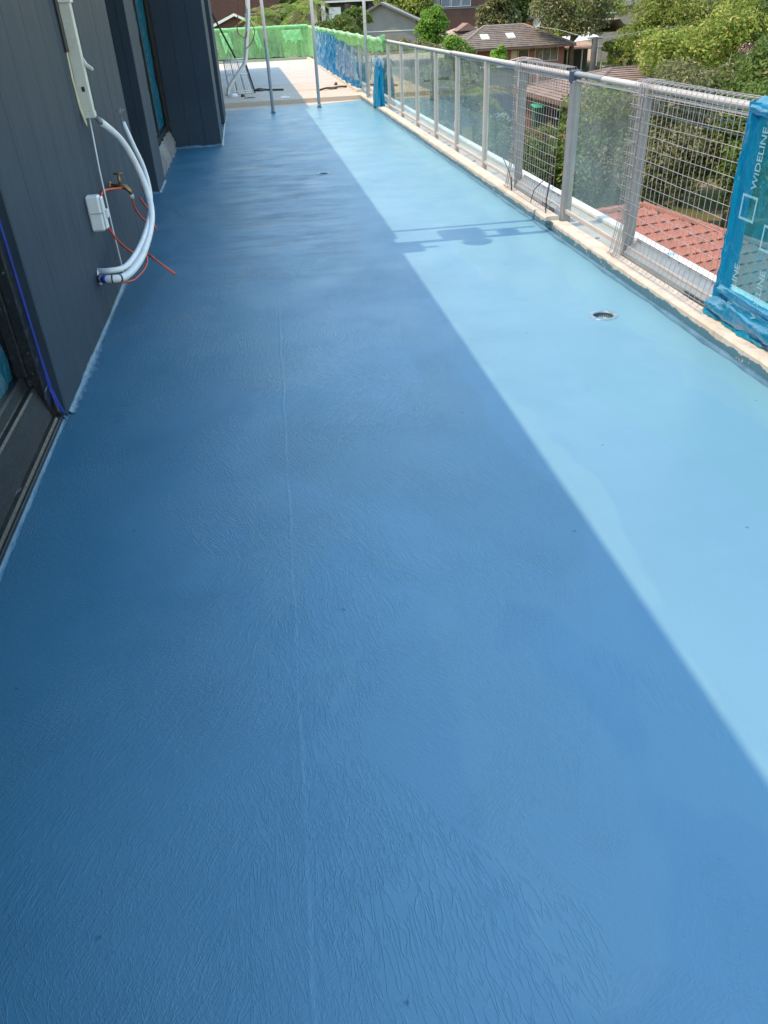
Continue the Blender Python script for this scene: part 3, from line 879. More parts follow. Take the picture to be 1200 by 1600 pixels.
# torn strip along its inner edge and the black gap above
MB().tube([(-1.077, 5.80, 1.50), (-1.078, 5.79, 1.35), (-1.074, 5.80, 1.18), (-1.062, 5.81, 1.10), (-1.055, 5.80, 1.075)], [0.007, 0.009, 0.009, 0.009, 0.002], 6).build("torn_strip", M_YELL, D)
MB().cbox(-1.079, -1.066, 5.76, 5.835, 1.49, 2.6, 0.002).build("gap", M_BLACK, D)
MB().tube([(-1.005, 5.88, 1.455), (-0.992, 5.88, 1.415), (-0.958, 5.87, 1.390), (-0.953, 5.87, 1.382)], [0.007, 0.013, 0.011, 0.004], 6).build("bent_tab", M_CREAM, D)
tag(MB().tube([(-1.04, 5.86, 1.115), (-1.055, 5.88, 0.8), (-1.06, 5.90, 0.45), (-1.058, 5.93, 0.06), (-1.05, 5.93, 0.015)], 0.0055, 6).build("hanging_string", M_PVC, None, True),
    "thin white cord hanging from the cable duct to the floor", "string")

S = thing("switch_box", (-1.03, 5.35, 0.5), "small white weatherproof switch box on the charcoal wall", "switch box")
MB().cbox(-1.079, -0.995, 5.29, 5.37, 0.525, 0.735, 0.010).build("case", M_PVC, S)
MB().cbox(-0.996, -0.978, 5.30, 5.36, 0.535, 0.725, 0.006).build("cover", M_PVC, S)
MB().cbox(-0.979, -0.960, 5.312, 5.348, 0.60, 0.65, 0.004).build("rocker", M_PVC, S)
MB().cbox(-1.079, -0.99, 5.286, 5.374, 0.630, 0.637, 0.002).build("seam", plain("seam_grey", (0.4, 0.42, 0.44), 0.5), S)

def smooth_path(pts, n=6):
    P = [Vector(p) for p in pts]
    P = [P[0] * 2 - P[1]] + P + [P[-1] * 2 - P[-2]]
    out = []
    for i in range(1, len(P) - 2):
        for k in range(n):
            t = k / n
            a, b, c, d = P[i - 1], P[i], P[i + 1], P[i + 2]
            out.append(0.5 * ((2 * b) + (-a + c) * t + (2 * a - 5 * b + 4 * c - d) * t * t + (-a + 3 * b - 3 * c + d) * t ** 3))
    out.append(P[-2])
    return out
pipe1 = [(-1.12, 5.20, .265), (-1.0, 5.06, .287), (-.90, 5.13, .282), (-.83, 5.455, .314), (-.80, 5.975, .404), (-.81, 6.22, .533), (-.86, 6.31, .733), (-.92, 6.217, .927), (-.98, 5.897, 1.085)]
pipe2 = [(-1.12, 5.23, .300), (-1.0, 5.12, .322), (-.905, 5.22, .318), (-.845, 5.60, .355), (-.815, 6.06, .430), (-.815, 6.36, .540), (-.85, 6.56, .690), (-.91, 6.68, .840), (-.975, 6.86, .975)]
c1 = thing("insulated_pipe", (-1.1, 5.17, .27), "thick white insulated pipe curving out of the charcoal wall and up", "pipe", "white insulated pipes")
MB().tube(smooth_path(pipe1), 0.024, 12).build("lagging", M_PVC, c1, True)
e1 = pipe1[-1]
MB().tube([(e1[0], e1[1] + .004, e1[2] - .01), (e1[0] - .006, e1[1] - .03, e1[2] + .018), (e1[0] - .012, e1[1] - .05, e1[2] + .03)], [0.014, 0.019, 0.012], 8).build("taped_end", plain("grey_tape", (0.22, 0.23, 0.25), 0.5, 0.3, 40), c1, True)
c2 = thing("insulated_pipe", (-1.1, 5.2, .29), "thinner white insulated pipe with copper ends, behind the thick one", "pipe", "white insulated pipes")
MB().tube(smooth_path(pipe2), 0.018, 12).build("lagging", M_PVC, c2, True)
e2 = pipe2[-1]
mb = MB().tube([e2, (e2[0] - .01, e2[1] + .03, e2[2] + .05)], 0.004, 6)
for k in (-1, 0, 1):
    mb.tube([(e2[0] - .01, e2[1] + .03, e2[2] + .05), (e2[0] - .012 + .018 * k, e2[1] + .045, e2[2] + .085), (e2[0] - .01 + .03 * k, e2[1] + .05, e2[2] + .105 - .02 * abs(k))], [.004, .008, .005], 6)
mb.build("splayed_wires", plain("bare_wire_grey", (0.25, 0.26, 0.28), 0.4, 0.3, 40, metal=0.5), c2, True)
MB().lathe([(0.050, 0.0), (0.050, 0.006), (0.042, 0.010), (0.03, 0.010)], (-1.0785, 5.17, .275), 18, 'x').build("wall_sleeve", M_PVC, c1, True)
sp1 = smooth_path(pipe1, 12)
M_BAND = plain("dark_band", (0.04, 0.05, 0.07), 0.5, 0.4, 60)
for i0, i1, mm in ((5, 7, M_BAND), (8, 11, M_TAPE), (14, 15, M_BAND), (19, 20, M_BAND)):
    MB().tube(sp1[i0:i1 + 1], 0.0256, 12).build("tape_band", mm, c1, True)

T = thing("garden_tap", (-1.05, 6.42, 0.61), "aged brass garden tap on the charcoal wall", "tap")
MB().tube([(-1.082, 6.30, .625), (-1.01, 6.26, .625), (-.965, 6.25, .618), (-.940, 6.25, .590), (-.935, 6.25, .560)], [.018, .016, .019, .015, .013], 10).build("spout", M_BRASS, T, True)
MB().tube([(-1.0, 6.26, .625), (-1.0, 6.26, .67), (-1.0, 6.26, .705)], [.015, .011, .007], 10).build("stem", M_BRASS, T, True)
MB().tube([(-1.032, 6.262, .708), (-1.0, 6.26, .712), (-.968, 6.258, .708)], [.007, .006, .007], 8).build("handle", M_BRASS, T, True)
MB().tube([(-.935, 6.25, .565), (-.933, 6.25, .535)], .017, 10).build("hose_nozzle", plain("grey_nozzle", (0.45, 0.5, 0.52), 0.5), T, True)
MB().lathe([(0.032, 0), (0.030, 0.008), (0.018, 0.010)], (-1.0795, 6.30, .625), 14, 'x').build("wall_plate", M_BRASS, T, True)

tag(MB().tube(smooth_path([(-.935, 6.25, .535), (-.93, 6.28, .45), (-.905, 6.45, .335), (-.87, 6.62, .255), (-.862, 6.66, .215), (-.868, 6.64, .27), (-.885, 6.60, .38), (-.905, 6.50, .47), (-.90, 6.38, .515)]), 0.0075, 6).build("red_rope", M_RED, None, True),
    "red cord hanging in a loop from the brass tap", "rope", "red ropes by the tap")
tag(MB().tube(smooth_path([(-.99, 6.22, .618), (-1.06, 5.95, .655), (-1.075, 5.80, .63), (-1.06, 5.72, .53), (-1.03, 5.72, .40), (-.96, 5.86, .25), (-.88, 5.98, .20), (-.76, 5.99, .09), (-.70, 5.98, .035), (-.73, 5.98, .06), (-.86, 5.98, .195)]), 0.008, 6).build("red_rope", M_RED, None, True),
    "long red cord trailing from the tap down past the white pipes", "rope", "red ropes by the tap")
tag(MB().tube(smooth_path([(-.96, 5.12, .245), (-.90, 5.30, .20), (-.86, 5.55, .19), (-.845, 5.72, .205), (-.86, 5.85, .235)]), 0.007, 6).build("red_rope", M_RED, None, True),
    "short red cord hooked under the curve of the white pipes", "rope", "red ropes by the tap")

# ------------------------------------------------------------------ props and far-end clutter
def prop(x, y, lab, tx=0.0, foot=M_STEEL):
    t = thing("steel_prop", (x, y, 0), lab, "prop", "steel props at the edge of the coat")
    MB().tube([(x, y, 0.012), (x + tx * 0.5, y, 1.45), (x + tx, y, 2.9)], 0.031, 12).build("tube", M_STEEL, t, True)
    MB().cbox(x - 0.05, x + 0.05, y - 0.05, y + 0.05, 0.001, 0.012, 0.002).build("base_plate", M_UPT, t)
    MB().tube([(x, y, 0.013), (x, y, 0.06)], 0.036, 12).build("collar", M_DKPOST, t, True)
prop(0.45, 16.8, "pale steel prop standing in the shade near the wall")
prop(1.39, 17.3, "pale steel prop in the sun just past the shadow edge")
prop(2.44, 17.7, "pale steel prop close to the kerb by the blue sheet")

# end balustrade with green plastic
E_ = thing("end_balustrade", (0.5, 33.8, 0.08), "far end balustrade hung with green plastic film", "balustrade")
MB().box(-3.4, 2.50, 33.78, 33.88, 0.0825, 0.16).build("end_kerb", M_CONC2, E_)
prof = [(33.8 + .034 * math.cos(2 * math.pi * k / 12), 1.15 + .03 * math.sin(2 * math.pi * k / 12)) for k in range(12)]
MB().prism(prof, 'x', -3.4, 2.50).build("top_rail", M_RAIL, E_)
for i in range(5):
    MB().cbox(-3.0 + i * 1.3, -2.95 + i * 1.3, 33.77, 33.82, 0.16, 1.12, 0.004).build("post", M_ALU, E_)
def gf(u, v):
    x = -3.4 + u * 5.9
    sag = 0.03 * (0.5 + 0.5 * wob(x * 3))
    fold = 0.09 * wob(x * 5.2 + v * 0.6) + 0.05 * wob(x * 14 + v * 2)
    return (x, 33.70 + fold * (1.1 - v * 0.7), 0.19 + sag + v * (0.95 - sag))
MB().grid(gf, 220, 12).build("film", M_GREEN, E_, smooth=True)
def gw(u, v):
    a = v * 2 * math.pi; x = -3.4 + u * 5.9
    r = 0.055 * (1 + 0.2 * wob(x * 6 + a))
    return (x, 33.8 + r * math.cos(a), 1.15 + r * math.sin(a) * 0.9)
MB().grid(gw, 120, 12).build("rail_wrap", M_GREEN2, E_, smooth=True)
for xa, xb, za, zb in ((1.5, 2.2, 1.05, 0.55), (0.45, 0.62, 1.08, 0.35), (-0.75, -0.45, 1.06, 0.3)):
    def torn(u, v, xa=xa, xb=xb, za=za, zb=zb):
        x = xa + (xb - xa) * u + 0.15 * v
        return (x, 33.60 + 0.05 * wob(x * 9 + v * 4), za + (zb - za) * v * (0.75 + 0.25 * wob(u * 5 + xa * 3)))
    MB().grid(torn, 16, 10).build("torn_film", M_GREEN2, E_, smooth=True)

G = thing("green_film", (2.52, 24, 1.15), "green plastic film wrapped along the far half of the side rail", "plastic film")
def gs(u, v):
    yy = 15.7 + u * 18.0; a = v * 2 * math.pi
    r = 0.050 * (1 + 0.25 * wob(yy * 3 + a))
    r *= min(1, u * 18 / 0.25) * 0.7 + 0.3
    return (2.545 + r * math.cos(a), yy, 1.118 + r * math.sin(a) - 0.03 * math.sin(yy * 1.9) ** 2)
MB().grid(gs, 260, 12).build("rail_wrap", M_GREEN2, G, smooth=True)
def gh(u, v):
    yy = 15.9 + u * 17.7
    d = 0.10 + 0.10 * (0.5 + 0.5 * wob(yy * 0.9)) + (0.75 * max(0, min(1, (yy - 29.5) / 1.0)))
    return (2.49 + 0.02 * wob(yy * 3 + v), yy, 1.09 - v * d)
MB().grid(gh, 200, 8).build("hanging_strip", M_GREEN, G, smooth=True)
def gt(u, v):
    a = v * 2 * math.pi
    p = Vector((2.50, 15.95, 1.16)).lerp(Vector((2.46, 15.55, 1.22)), u)
    r = 0.05 * (1 - u * 0.75) * (1 + 0.3 * math.sin(3 * a))
    return (p.x + r * math.cos(a), p.y, p.z + r * math.sin(a))
MB().grid(gt, 8, 12).build("knot", M_GREEN2, G, smooth=True)

BS = thing("blue_sheet", (2.46, 24, 0.15), "long blue plastic sheet draped in folds inside the far railing", "plastic sheet")
def bs(u, v):
    yy = 19.3 + u * 10.6
    top = 1.06 if yy > 24 else 0.52 + (yy - 19.3) / 4.7 * 0.54
    top += 0.04 * wob(yy * 2.2)
    bot = 0.145
    amp = 0.07 * (1 - 0.5 * v)
    return (2.43 + amp * wob(yy * 3.1 + 0.5 * v) + 0.03 * wob(yy * 9 - v * 3), yy, bot + (top - bot) * v)
MB().grid(bs, 300, 18).build("sheet", M_BLUESHEET, BS, smooth=True)
def bc(u, v):
    yy = 18.9 + u * 4.2
    return (2.39 + 0.05 * wob(yy * 4 + v * 2) + 0.03 * wob(yy * 11), yy, 0.30 + (0.45 + 0.16 * u) * v + 0.05 * wob(yy * 3))
MB().grid(bc, 110, 14).build("clear_overlay", M_CLEAR, BS, smooth=True)

BB = thing("blue_bundle", (2.42, 16.3, 0.1), "bunched bundle of blue plastic hanging over the kerb by the first glass pane", "plastic bundle")
def bb(u, v):
    a = u * 2 * math.pi
    rr = (0.36 - 0.10 * v) * (1 + 0.16 * math.sin(5 * a + v * 3) + 0.08 * math.sin(11 * a - v * 5))
    top = 0.78 + 0.07 * math.sin(4 * a + 1)
    z = 0.06 + v * (top - 0.06)
    sq = 1 - max(0, (v - 0.82) / 0.18) ** 2 * 0.85
    return (2.435 + 0.20 * rr * math.cos(a) * sq + 0.03 * v, 16.25 + 1.25 * rr * math.sin(a) * sq, z)
MB().grid(bb, 72, 24).build("bundle", M_BLUED, BB, smooth=True)
def bc2(u, v):
    a = u * 2 * math.pi
    r = 0.30 * (1 - v) * (1 + 0.3 * math.sin(6 * a) + 0.2 * math.sin(13 * a))
    return (2.44 + 0.25 * r * math.cos(a), 16.25 + 1.2 * r * math.sin(a), 0.77 + 0.10 * v + 0.05 * math.sin(7 * a) * (1 - v))
MB().grid(bc2, 60, 8).build("crumpled_top", M_CLEAR, BB, smooth=True)

# wire rack, conduits, pipe and scrap at the wall end
RK = thing("wire_rack", (-0.15, 20.4, 0.09), "white wire rack leaning against the wall end on bare concrete", "wire rack")
def rk(u, v):      # u across, v up
    bl, br, tl, tr = Vector((-.40, 20.3, .095)), Vector((.14, 20.45, .095)), Vector((-.46, 21.2, .74)), Vector((.0, 21.25, .74))
    return bl.lerp(br, u).lerp(tl.lerp(tr, u), v)
for i in range(13):
    u = i / 12
    MB().tube([rk(u, 0), rk(u, 1)], 0.010 if i % 4 else 0.014, 6).build("bar", (M_WHITE if i % 4 else M_DKPOST), RK, True)
for v in (0, 0.06, 0.55, 0.94, 1.0):
    MB().tube([rk(-0.02, v) + Vector((0, -.012, .008)), rk(1.02, v) + Vector((0, -.012, .008))], 0.012, 6).build("cross_bar", M_WHITE, RK, True)
CB = thing("conduit_bundle", (-.4, 20.3, 0.09), "bundle of pale conduits rising at the wall end and bending to the floor", "conduits")
base = [(-.44, 20.2, .085), (-.40, 20.2, .22), (-.30, 20.2, .35), (-.10, 20.2, .56), (.05, 20.2, .76), (.13, 20.2, 1.17), (.19, 20.2, 1.41), (.25, 20.2, 1.87), (.27, 20.2, 2.7)]
for k, (dx, dy) in enumerate(((0, 0), (.028, .03), (-.03, .035))):
    MB().tube(smooth_path([(x + dx, y + dy, z) for x, y, z in base], 5), 0.022, 8).build("conduit", (M_PVC, M_PVC, M_CREAM)[k], CB, True)
for i, pts in enumerate(([(.06, 20.1, 1.85), (-.03, 20.1, 1.45), (-.04, 20.1, 1.28), (.10, 20.1, 1.18), (.16, 20.1, 1.3)], [(.25, 20.1, 1.5), (.32, 20.1, 1.3), (.24, 20.1, 1.1), (.10, 20.1, .98)])):
    MB().tube(smooth_path(pts), 0.010, 6).build("loose_cable", plain("brown_red_cable", (0.22, 0.05, 0.04), 0.5), CB, True)
tag(MB().tube([(-.17, 20.75, .78), (-.43, 20.75, 1.37), (-.62, 20.75, 1.8)], 0.022, 8).build("black_pipe", M_BLACK, None, True), "black pipe leaning diagonally against the wall end", "pipe")
tag(MB().tube([(.02, 21.27, .76), (.18, 20.42, .10)], 0.018, 8).build("black_bar", M_BLACK, None, True), "black bar along the edge of the white wire rack", "bar")
def scrap(name, x, y, w, d, h, mat, lab, rz=0.3, cat="scrap"):
    mb = MB()
    n = 7
    ring = []
    for k in range(n):
        a = 2 * math.pi * k / n
        f = rnd.uniform(0.7, 1.15)
        ring.append((w * f * math.cos(a), d * f * math.sin(a)))
    vs = [(px, py, 0.0) for px, py in ring] + [(px * .7, py * .7, h * rnd.uniform(.5, 1)) for px, py in ring] + [(0, 0, h)]
    mb.add(vs, [(k, (k + 1) % n, n + (k + 1) % n, n + k) for k in range(n)] + [(n + k, n + (k + 1) % n, 2 * n) for k in range(n)])
    o = mb.build(name, mat); o.location = (x, y, 0.083); o.rotation_euler = (0, 0, rz)
    return tag(o, lab, cat)
tag(MB().tube(smooth_path([(.20, 21.0, .10), (.30, 20.9, .13), (.42, 21.0, .10), (.60, 20.8, .10), (.85, 20.7, .10)]), 0.022, 6).build("cable_coil", M_DEBRIS, None, True), "dark tangled cable lying right of the wire rack", "cable")
scrap("dark_scrap", .30, 20.9, .12, .09, .06, M_BLACK, "black lump of scrap at the foot of the wire rack")
scrap("white_scrap", .78, 18.9, .14, .10, .03, M_WHITE, "white scrap on concrete beside the nearest prop", 0.5)
scrap("pale_rubble", -.33, 19.9, .12, .10, .07, M_PVC, "pile of pale offcuts below the conduits")
scrap("pale_rubble", -.10, 19.7, .08, .06, .05, M_DEBRIS, "small dark offcut in front of the wire rack", 1.1)
scrap("pale_rubble", .05, 19.3, .16, .04, .015, M_DEBRIS, "thin dark strip on the shaded concrete", 0.1)
tag(MB().tube(smooth_path([(1.62, 20.0, .095), (1.80, 20.1, .12), (1.95, 20.35, .10), (2.15, 20.3, .12), (2.32, 20.5, .10)]), 0.020, 6).build("dark_stick", M_DEBRIS, None, True), "dark twisted stick on the sunlit bare concrete", "stick")
scrap("dark_scrap", 2.16, 21.3, .05, .05, .06, M_DEBRIS, "tiny dark lump on the sunlit concrete near the blue sheet")
scrap("dark_scrap", 1.98, 20.2, .10, .05, .035, M_DEBRIS, "dark scrap lying over the twisted stick", 0.4)

# outrigger hoist on the floor above: it throws the barred shadow across the sunlit strip
HO = thing("assumed_hoist", (0.2, 6.3, 3.05), "outrigger bars of an assumed hoist above, out of view, added for their shadow", "hoist")
zo = 3.10
hx, hy = -zo / math.tan(SUN_EL) * SX, -zo / math.tan(SUN_EL) * SY
def hb(x0, x1, y0, y1, z0, z1, nm, c=.004):
    MB().cbox(hx + x0, hx + x1, hy + y0, hy + y1, zo + z0, zo + z1, c).build(nm, M_STEEL, HO)
hb(-.5, 2.42, 6.83, 6.88, 0, .05, "bar"); hb(-.5, 2.42, 6.40, 6.47, 0, .06, "bar"); hb(-.5, 1.36, 6.24, 6.28, 0, .04, "bar"); hb(1.6, 2.3, 6.62, 6.66, 0, .03, "bar")
hb(1.45, 1.80, 6.46, 6.76, .0, .12, "motor", .03); hb(1.95, 2.12, 6.46, 6.62, .0, .06, "plate", .02); hb(.6, 1.22, 6.14, 6.42, .0, .10, "counterweight", .02)
MB().lathe([(0.001, -.05), (.10, -.05), (.12, 0), (.10, .05), (.001, .05)], (hx + 1.70, hy + 6.30, zo + .03), 18, 'z').build("winch_drum", M_STEEL, HO, True)

# ------------------------------------------------------------------ terrain
def gz(x, y):
    """ground height of the valley garden side: rises gently away and to the right"""
    z = -7.2 + 0.035 * min(y, 140)
    z += 0.0006 * max(0, x - 14) ** 2 * min(1, max(0, y) / 40)
    if y > 140: z += 0.05 * (y - 140)
    return min(z, 40)
def mat_ground():
    q = NT("garden_ground")
    n = q.noise(0.25, detail=9, rough=0.65)
    col = q.ramp(n, [(0.32, (0.05, 0.075, 0.025)), (0.5, (0.085, 0.10, 0.035)), (0.68, (0.20, 0.17, 0.11))])
    q.set(col=col, rough=0.95, spec=0.1, nrm=q.bump(q.noise(6, detail=8), 0.5, 0.2))
    return q.mat
def ter(u, v):
    x = 3.0 - 0.02 - 0 + (-600 + 1200 * u)
    y = -200 + 1400 * v
    return (x, y, gz(x, y))
GROUND = MB()
xs = [-600, -300, -120, -60, -30, -15, -6, 3, 8, 13, 18, 24, 30, 38, 48, 60, 80, 120, 200, 350, 600]
yv = [-250, -80, -20, 0, 15, 25, 35, 45, 55, 70, 85, 100, 120, 140, 160, 200, 300, 500, 900, 1500]
GROUND.v = [(x, y, gz(max(min(x, 60), 0), y)) for y in yv for x in xs]
nx = len(xs)
GROUND.f = [(j * nx + i, j * nx + i + 1, (j + 1) * nx + i + 1, (j + 1) * nx + i) for j in range(len(yv) - 1) for i in range(nx - 1)]
struct(GROUND.build("ground", mat_ground(), smooth=True), "sloping garden ground far below the balcony")

# ------------------------------------------------------------------ foliage
def mat_leaf(name, stops, tl=0.35):
    q = NT(name)
    g = q.n("NewGeometry")
    col = q.ramp(g.outputs["Random Per Island"], stops)
    oi = q.n("ObjectInfo")
    hs = q.n("HueSaturation")
    q.put(hs.inputs["Value"], q.mapr(oi.outputs["Random"], 0, 1, 0.85, 1.2))
    q.t.links.new(col, hs.inputs["Color"])
    df = q.n("BsdfPrincipled"); q.t.links.new(hs.outputs[0], df.inputs["Base Color"]); df.inputs["Roughness"].default_value = 0.5; df.inputs["Specular IOR Level"].default_value = 0.15
    t = q.n("BsdfTranslucent"); q.t.links.new(hs.outputs[0], t.inputs[0])
    m = q.n("MixShader"); m.inputs[0].default_value = tl
    q.t.links.new(df.outputs[0], m.inputs[1]); q.t.links.new(t.outputs[0], m.inputs[2])
    q.t.links.new(m.outputs[0], q.out.inputs[0])
    return q.mat
LF = dict(
    yellow=mat_leaf("leaf_yellow_green", [(0.0, (0.126, 0.194, 0.034)), (0.5, (0.220, 0.288, 0.051)), (0.9, (0.338, 0.371, 0.085)), (1.0, (0.473, 0.371, 0.169))]),
    mid=mat_leaf("leaf_mid_green", [(0.0, (0.068, 0.126, 0.030)), (0.5, (0.119, 0.194, 0.043)), (0.9, (0.186, 0.254, 0.059)), (1.0, (0.338, 0.288, 0.135))]),
    dark=mat_leaf("leaf_dark_green", [(0.0, (0.037, 0.085, 0.025)), (0.5, (0.076, 0.135, 0.037)), (1.0, (0.144, 0.203, 0.059))]),
    olive=mat_leaf("leaf_olive", [(0.0, (0.101, 0.126, 0.051)), (0.5, (0.186, 0.211, 0.085)), (0.85, (0.288, 0.279, 0.135)), (1.0, (0.506, 0.405, 0.254))]),
    bright=mat_leaf("leaf_bright_green", [(0.0, (0.119, 0.254, 0.034)), (0.5, (0.186, 0.355, 0.051)), (1.0, (0.288, 0.456, 0.085))]),
    rust=mat_leaf("leaf_rust", [(0.0, (0.101, 0.135, 0.043)), (0.5, (0.220, 0.203, 0.068)), (0.8, (0.371, 0.220, 0.085)), (1.0, (0.473, 0.254, 0.101))]),
    pink=mat_leaf("blossom_pink", [(0.0, (0.50, 0.20, 0.32)), (0.6, (0.62, 0.32, 0.42)), (1.0, (0.70, 0.50, 0.55))]),
)
M_TWIG = plain("dry_twig", (0.30, 0.25, 0.18), 0.9, 0.2, 4)
M_BARK = plain("bark", (0.13, 0.10, 0.075), 0.9, 0.35, 5, bump=0.5, bscale=14)
def crown_mesh(seed, rx, ry, rz, nl, ls, mat, clumps=26, gap=0.5):
    nl = int(nl * 2.0); ls = ls * 0.62
    """leaf-sized faces gathered in clumps through an uneven ellipsoid"""
    g = np.random.default_rng(seed)
    cs = []
    while len(cs) < clumps:
        p = g.uniform(-1, 1, 3); d = np.linalg.norm(p)
        if 0.25 < d < 0.92: cs.append(p * (0.75 + 0.3 * g.random()))
    cs = np.array(cs)
    cr = g.uniform(0.20, 0.42, clumps)
    idx = g.choice(clumps, nl, p=cr ** 2 / np.sum(cr ** 2))
    d = g.normal(size=(nl, 3)); d /= np.linalg.norm(d, axis=1)[:, None]
    d[:, 2] = np.where(d[:, 2] < -0.4, -d[:, 2], d[:, 2])
    rad = cr[idx] * (0.55 + 0.55 * g.random(nl) ** 0.6)
    c = (cs[idx] + d * rad[:, None]) * np.array([rx, ry, rz])
    nrm = d * 0.7 + g.normal(size=(nl, 3)) * 0.55 + np.array([0, 0, 0.35])
    nrm /= np.linalg.norm(nrm, axis=1)[:, None]
    a = np.cross(nrm, g.normal(size=(nl, 3))); a /= np.linalg.norm(a, axis=1)[:, None]
    b = np.cross(nrm, a)
    s = ls * g.uniform(0.6, 1.35, nl)[:, None]
    v = np.empty((nl, 4, 3))
    v[:, 0] = c - a * s; v[:, 1] = c - b * s * 0.45 + nrm * s * 0.12; v[:, 2] = c + a * s; v[:, 3] = c + b * s * 0.45 + nrm * s * 0.12
    me = bpy.data.meshes.new("crown")
    me.vertices.add(nl * 4); me.vertices.foreach_set("co", v.ravel())
    me.loops.add(nl * 4); me.loops.foreach_set("vertex_index", np.arange(nl * 4, dtype=np.int32))
    me.polygons.add(nl); me.polygons.foreach_set("loop_start", np.arange(0, nl * 4, 4, dtype=np.int32))
    me.polygons.foreach_set("loop_total", np.full(nl, 4, dtype=np.int32))
    me.materials.append(mat)
    me.update(calc_edges=True)
    return me, cs * np.array([rx, ry, rz])
def tree(name, x, y, zc, rx, rz, nl, ls, kind, label, cat="tree", group=None, ry=None, clumps=26, seed=None):
    z0 = gz(max(min(x, 60), 0), y) - 0.1
    t = thing(name, (x, y, z0), label, cat, group)
    sd = seed if seed is not None else int(x * 131 + y * 17) % 9999
    me, cs = crown_mesh(sd, rx, ry or rx * 0.95, rz, nl, ls, LF[kind], clumps)
    c = bpy.data.objects.new("crown", me); link(c, t); c.location = (x, y, zc)
    g = random.Random(sd)
    top = Vector((x, y, zc + rz * 0.2))
    r0 = max(0.05, rx * 0.055)
    mb = MB().tube([(x, y, z0), (x + 0.1 * rx * g.uniform(-1, 1), y, (z0 + zc) / 2), top], [r0 * 1.3, r0, r0 * 0.45], 8)
    for k in range(7):
        e = Vector((x, y, zc)) + Vector(cs[g.randrange(len(cs))]) * 0.9
        s0 = Vector((x, y, z0)).lerp(top, g.uniform(0.45, 0.9))
        mb.tube([s0, s0.lerp(e, 0.5) + Vector((0, 0, 0.08 * rx)), e], [r0 * 0.5, r0 * 0.3, r0 * 0.1], 6)
    mb.build("trunk", M_BARK, t, True)
    if kind in ('olive', 'rust', 'mid') and rx > 1.5:
        tw = MB()
        for k in range(26):
            p0 = Vector((x, y, zc)) + Vector(cs[g.randrange(len(cs))])
            d = (p0 - Vector((x, y, zc - rz * 0.4))).normalized()
            d = (d + Vector((g.uniform(-.5, .5), g.uniform(-.5, .5), g.uniform(0, .6)))).normalized()
            ln = rx * g.uniform(0.25, 0.5)
            tw.tube([p0, p0 + d * ln * 0.55 + Vector((0, 0, .04)), p0 + d * ln], [r0 * .16, r0 * .11, r0 * .04], 4)
        tw.build("bare_twigs", M_TWIG, t, True)
    return t

GB = "garden trees below the balcony on the right"
# dense shrubs just beyond the terracotta roof
tree("shrub", 12.2, 29.5, -3.7, 2.3, 2.5, 7500, 0.13, 'mid', "leafy mid green shrub seen through the glass beyond the dark post", "shrub", GB, clumps=34)
tree("shrub", 14.6, 28.6, -3.4, 2.4, 2.5, 7500, 0.13, 'olive', "olive shrub with dry tips behind the terracotta roof's peak", "shrub", GB, clumps=34)
tree("shrub", 17.0, 27.4, -3.2, 2.3, 2.5, 7500, 0.13, 'mid', "dark leafy shrub at the right, behind the terracotta hip ridge", "shrub", GB, clumps=34)
tree("shrub", 19.6, 26.2, -3.0, 2.5, 2.5, 6500, 0.13, 'mid', "leafy shrub behind the blue wrapped panel", "shrub", GB, clumps=30)
tree("shrub", 17.8, 32.5, -2.8, 2.4, 2.2, 7000, 0.14, 'olive', "dry tipped olive shrub above the mesh guard in the second row", "shrub", GB, clumps=34)
tree("shrub", 19.6, 31.0, -2.2, 2.5, 2.4, 7000, 0.14, 'mid', "mid green shrub below the pink blossom", "shrub", GB, clumps=34)
tree("shrub", 14.6, 34.5, -4.0, 1.9, 1.5, 4500, 0.14, 'olive', "low olive shrub under the brown roof's near eave", "shrub", GB, clumps=28)
# big garden trees at the upper right
tree("garden_tree", 22.6, 41.5, -1.2, 3.3, 2.9, 8500, 0.17, 'yellow', "bright yellow green tree filling the middle of the right garden", "tree", GB, clumps=40)
tree("garden_tree", 26.8, 45.5, -1.0, 3.6, 3.2, 8500, 0.17, 'yellow', "yellow green tree right of the brightest garden tree", "tree", GB, clumps=40)
tree("garden_tree", 26.0, 38.5, -1.0, 3.0, 2.8, 7000, 0.16, 'dark', "dark green tree at the right edge above the blossom", "tree", GB, clumps=36)
tree("garden_tree", 26.6, 53.0, -1.0, 3.0, 2.8, 6500, 0.18, 'yellow', "rounded yellow green tree beside the carport", "tree", GB, clumps=36)
tree("garden_tree", 29.5, 55.0, 0.1, 4.0, 3.4, 7000, 0.20, 'olive', "pale olive tree with twiggy top behind the yellow green ones", "tree", GB, clumps=40)
tree("garden_tree", 34.0, 66.0, 0.9, 4.5, 3.8, 6500, 0.23, 'olive', "dry twiggy olive tree near the top edge", "tree", GB, clumps=40)
tree("garden_tree", 40.0, 70.0, 0.9, 5.0, 4.0, 6500, 0.25, 'mid', "broad mid green tree in the top right corner", "tree", GB, clumps=40)
tree("garden_tree", 37.0, 58.0, 0.4, 4.2, 3.6, 6500, 0.22, 'rust', "rust tinged tree at the right edge below the corner", "tree", GB, clumps=36)
tree("garden_tree", 47.0, 78.0, 2.4, 5.0, 4.5, 5000, 0.28, 'dark', "dark tree behind the corner tree at the far right", "tree", GB, clumps=32)
tree("garden_tree", 31.5, 47.0, -0.6, 3.4, 3.0, 6500, 0.19, 'dark', "dark green tree behind the pink blossom at the right edge", "tree", GB, clumps=36)
tree("garden_tree", 29.0, 76.0, 1.0, 3.6, 3.2, 4500, 0.24, 'olive', "pale olive tree right of the grey metal roof", "tree", GB, clumps=30)
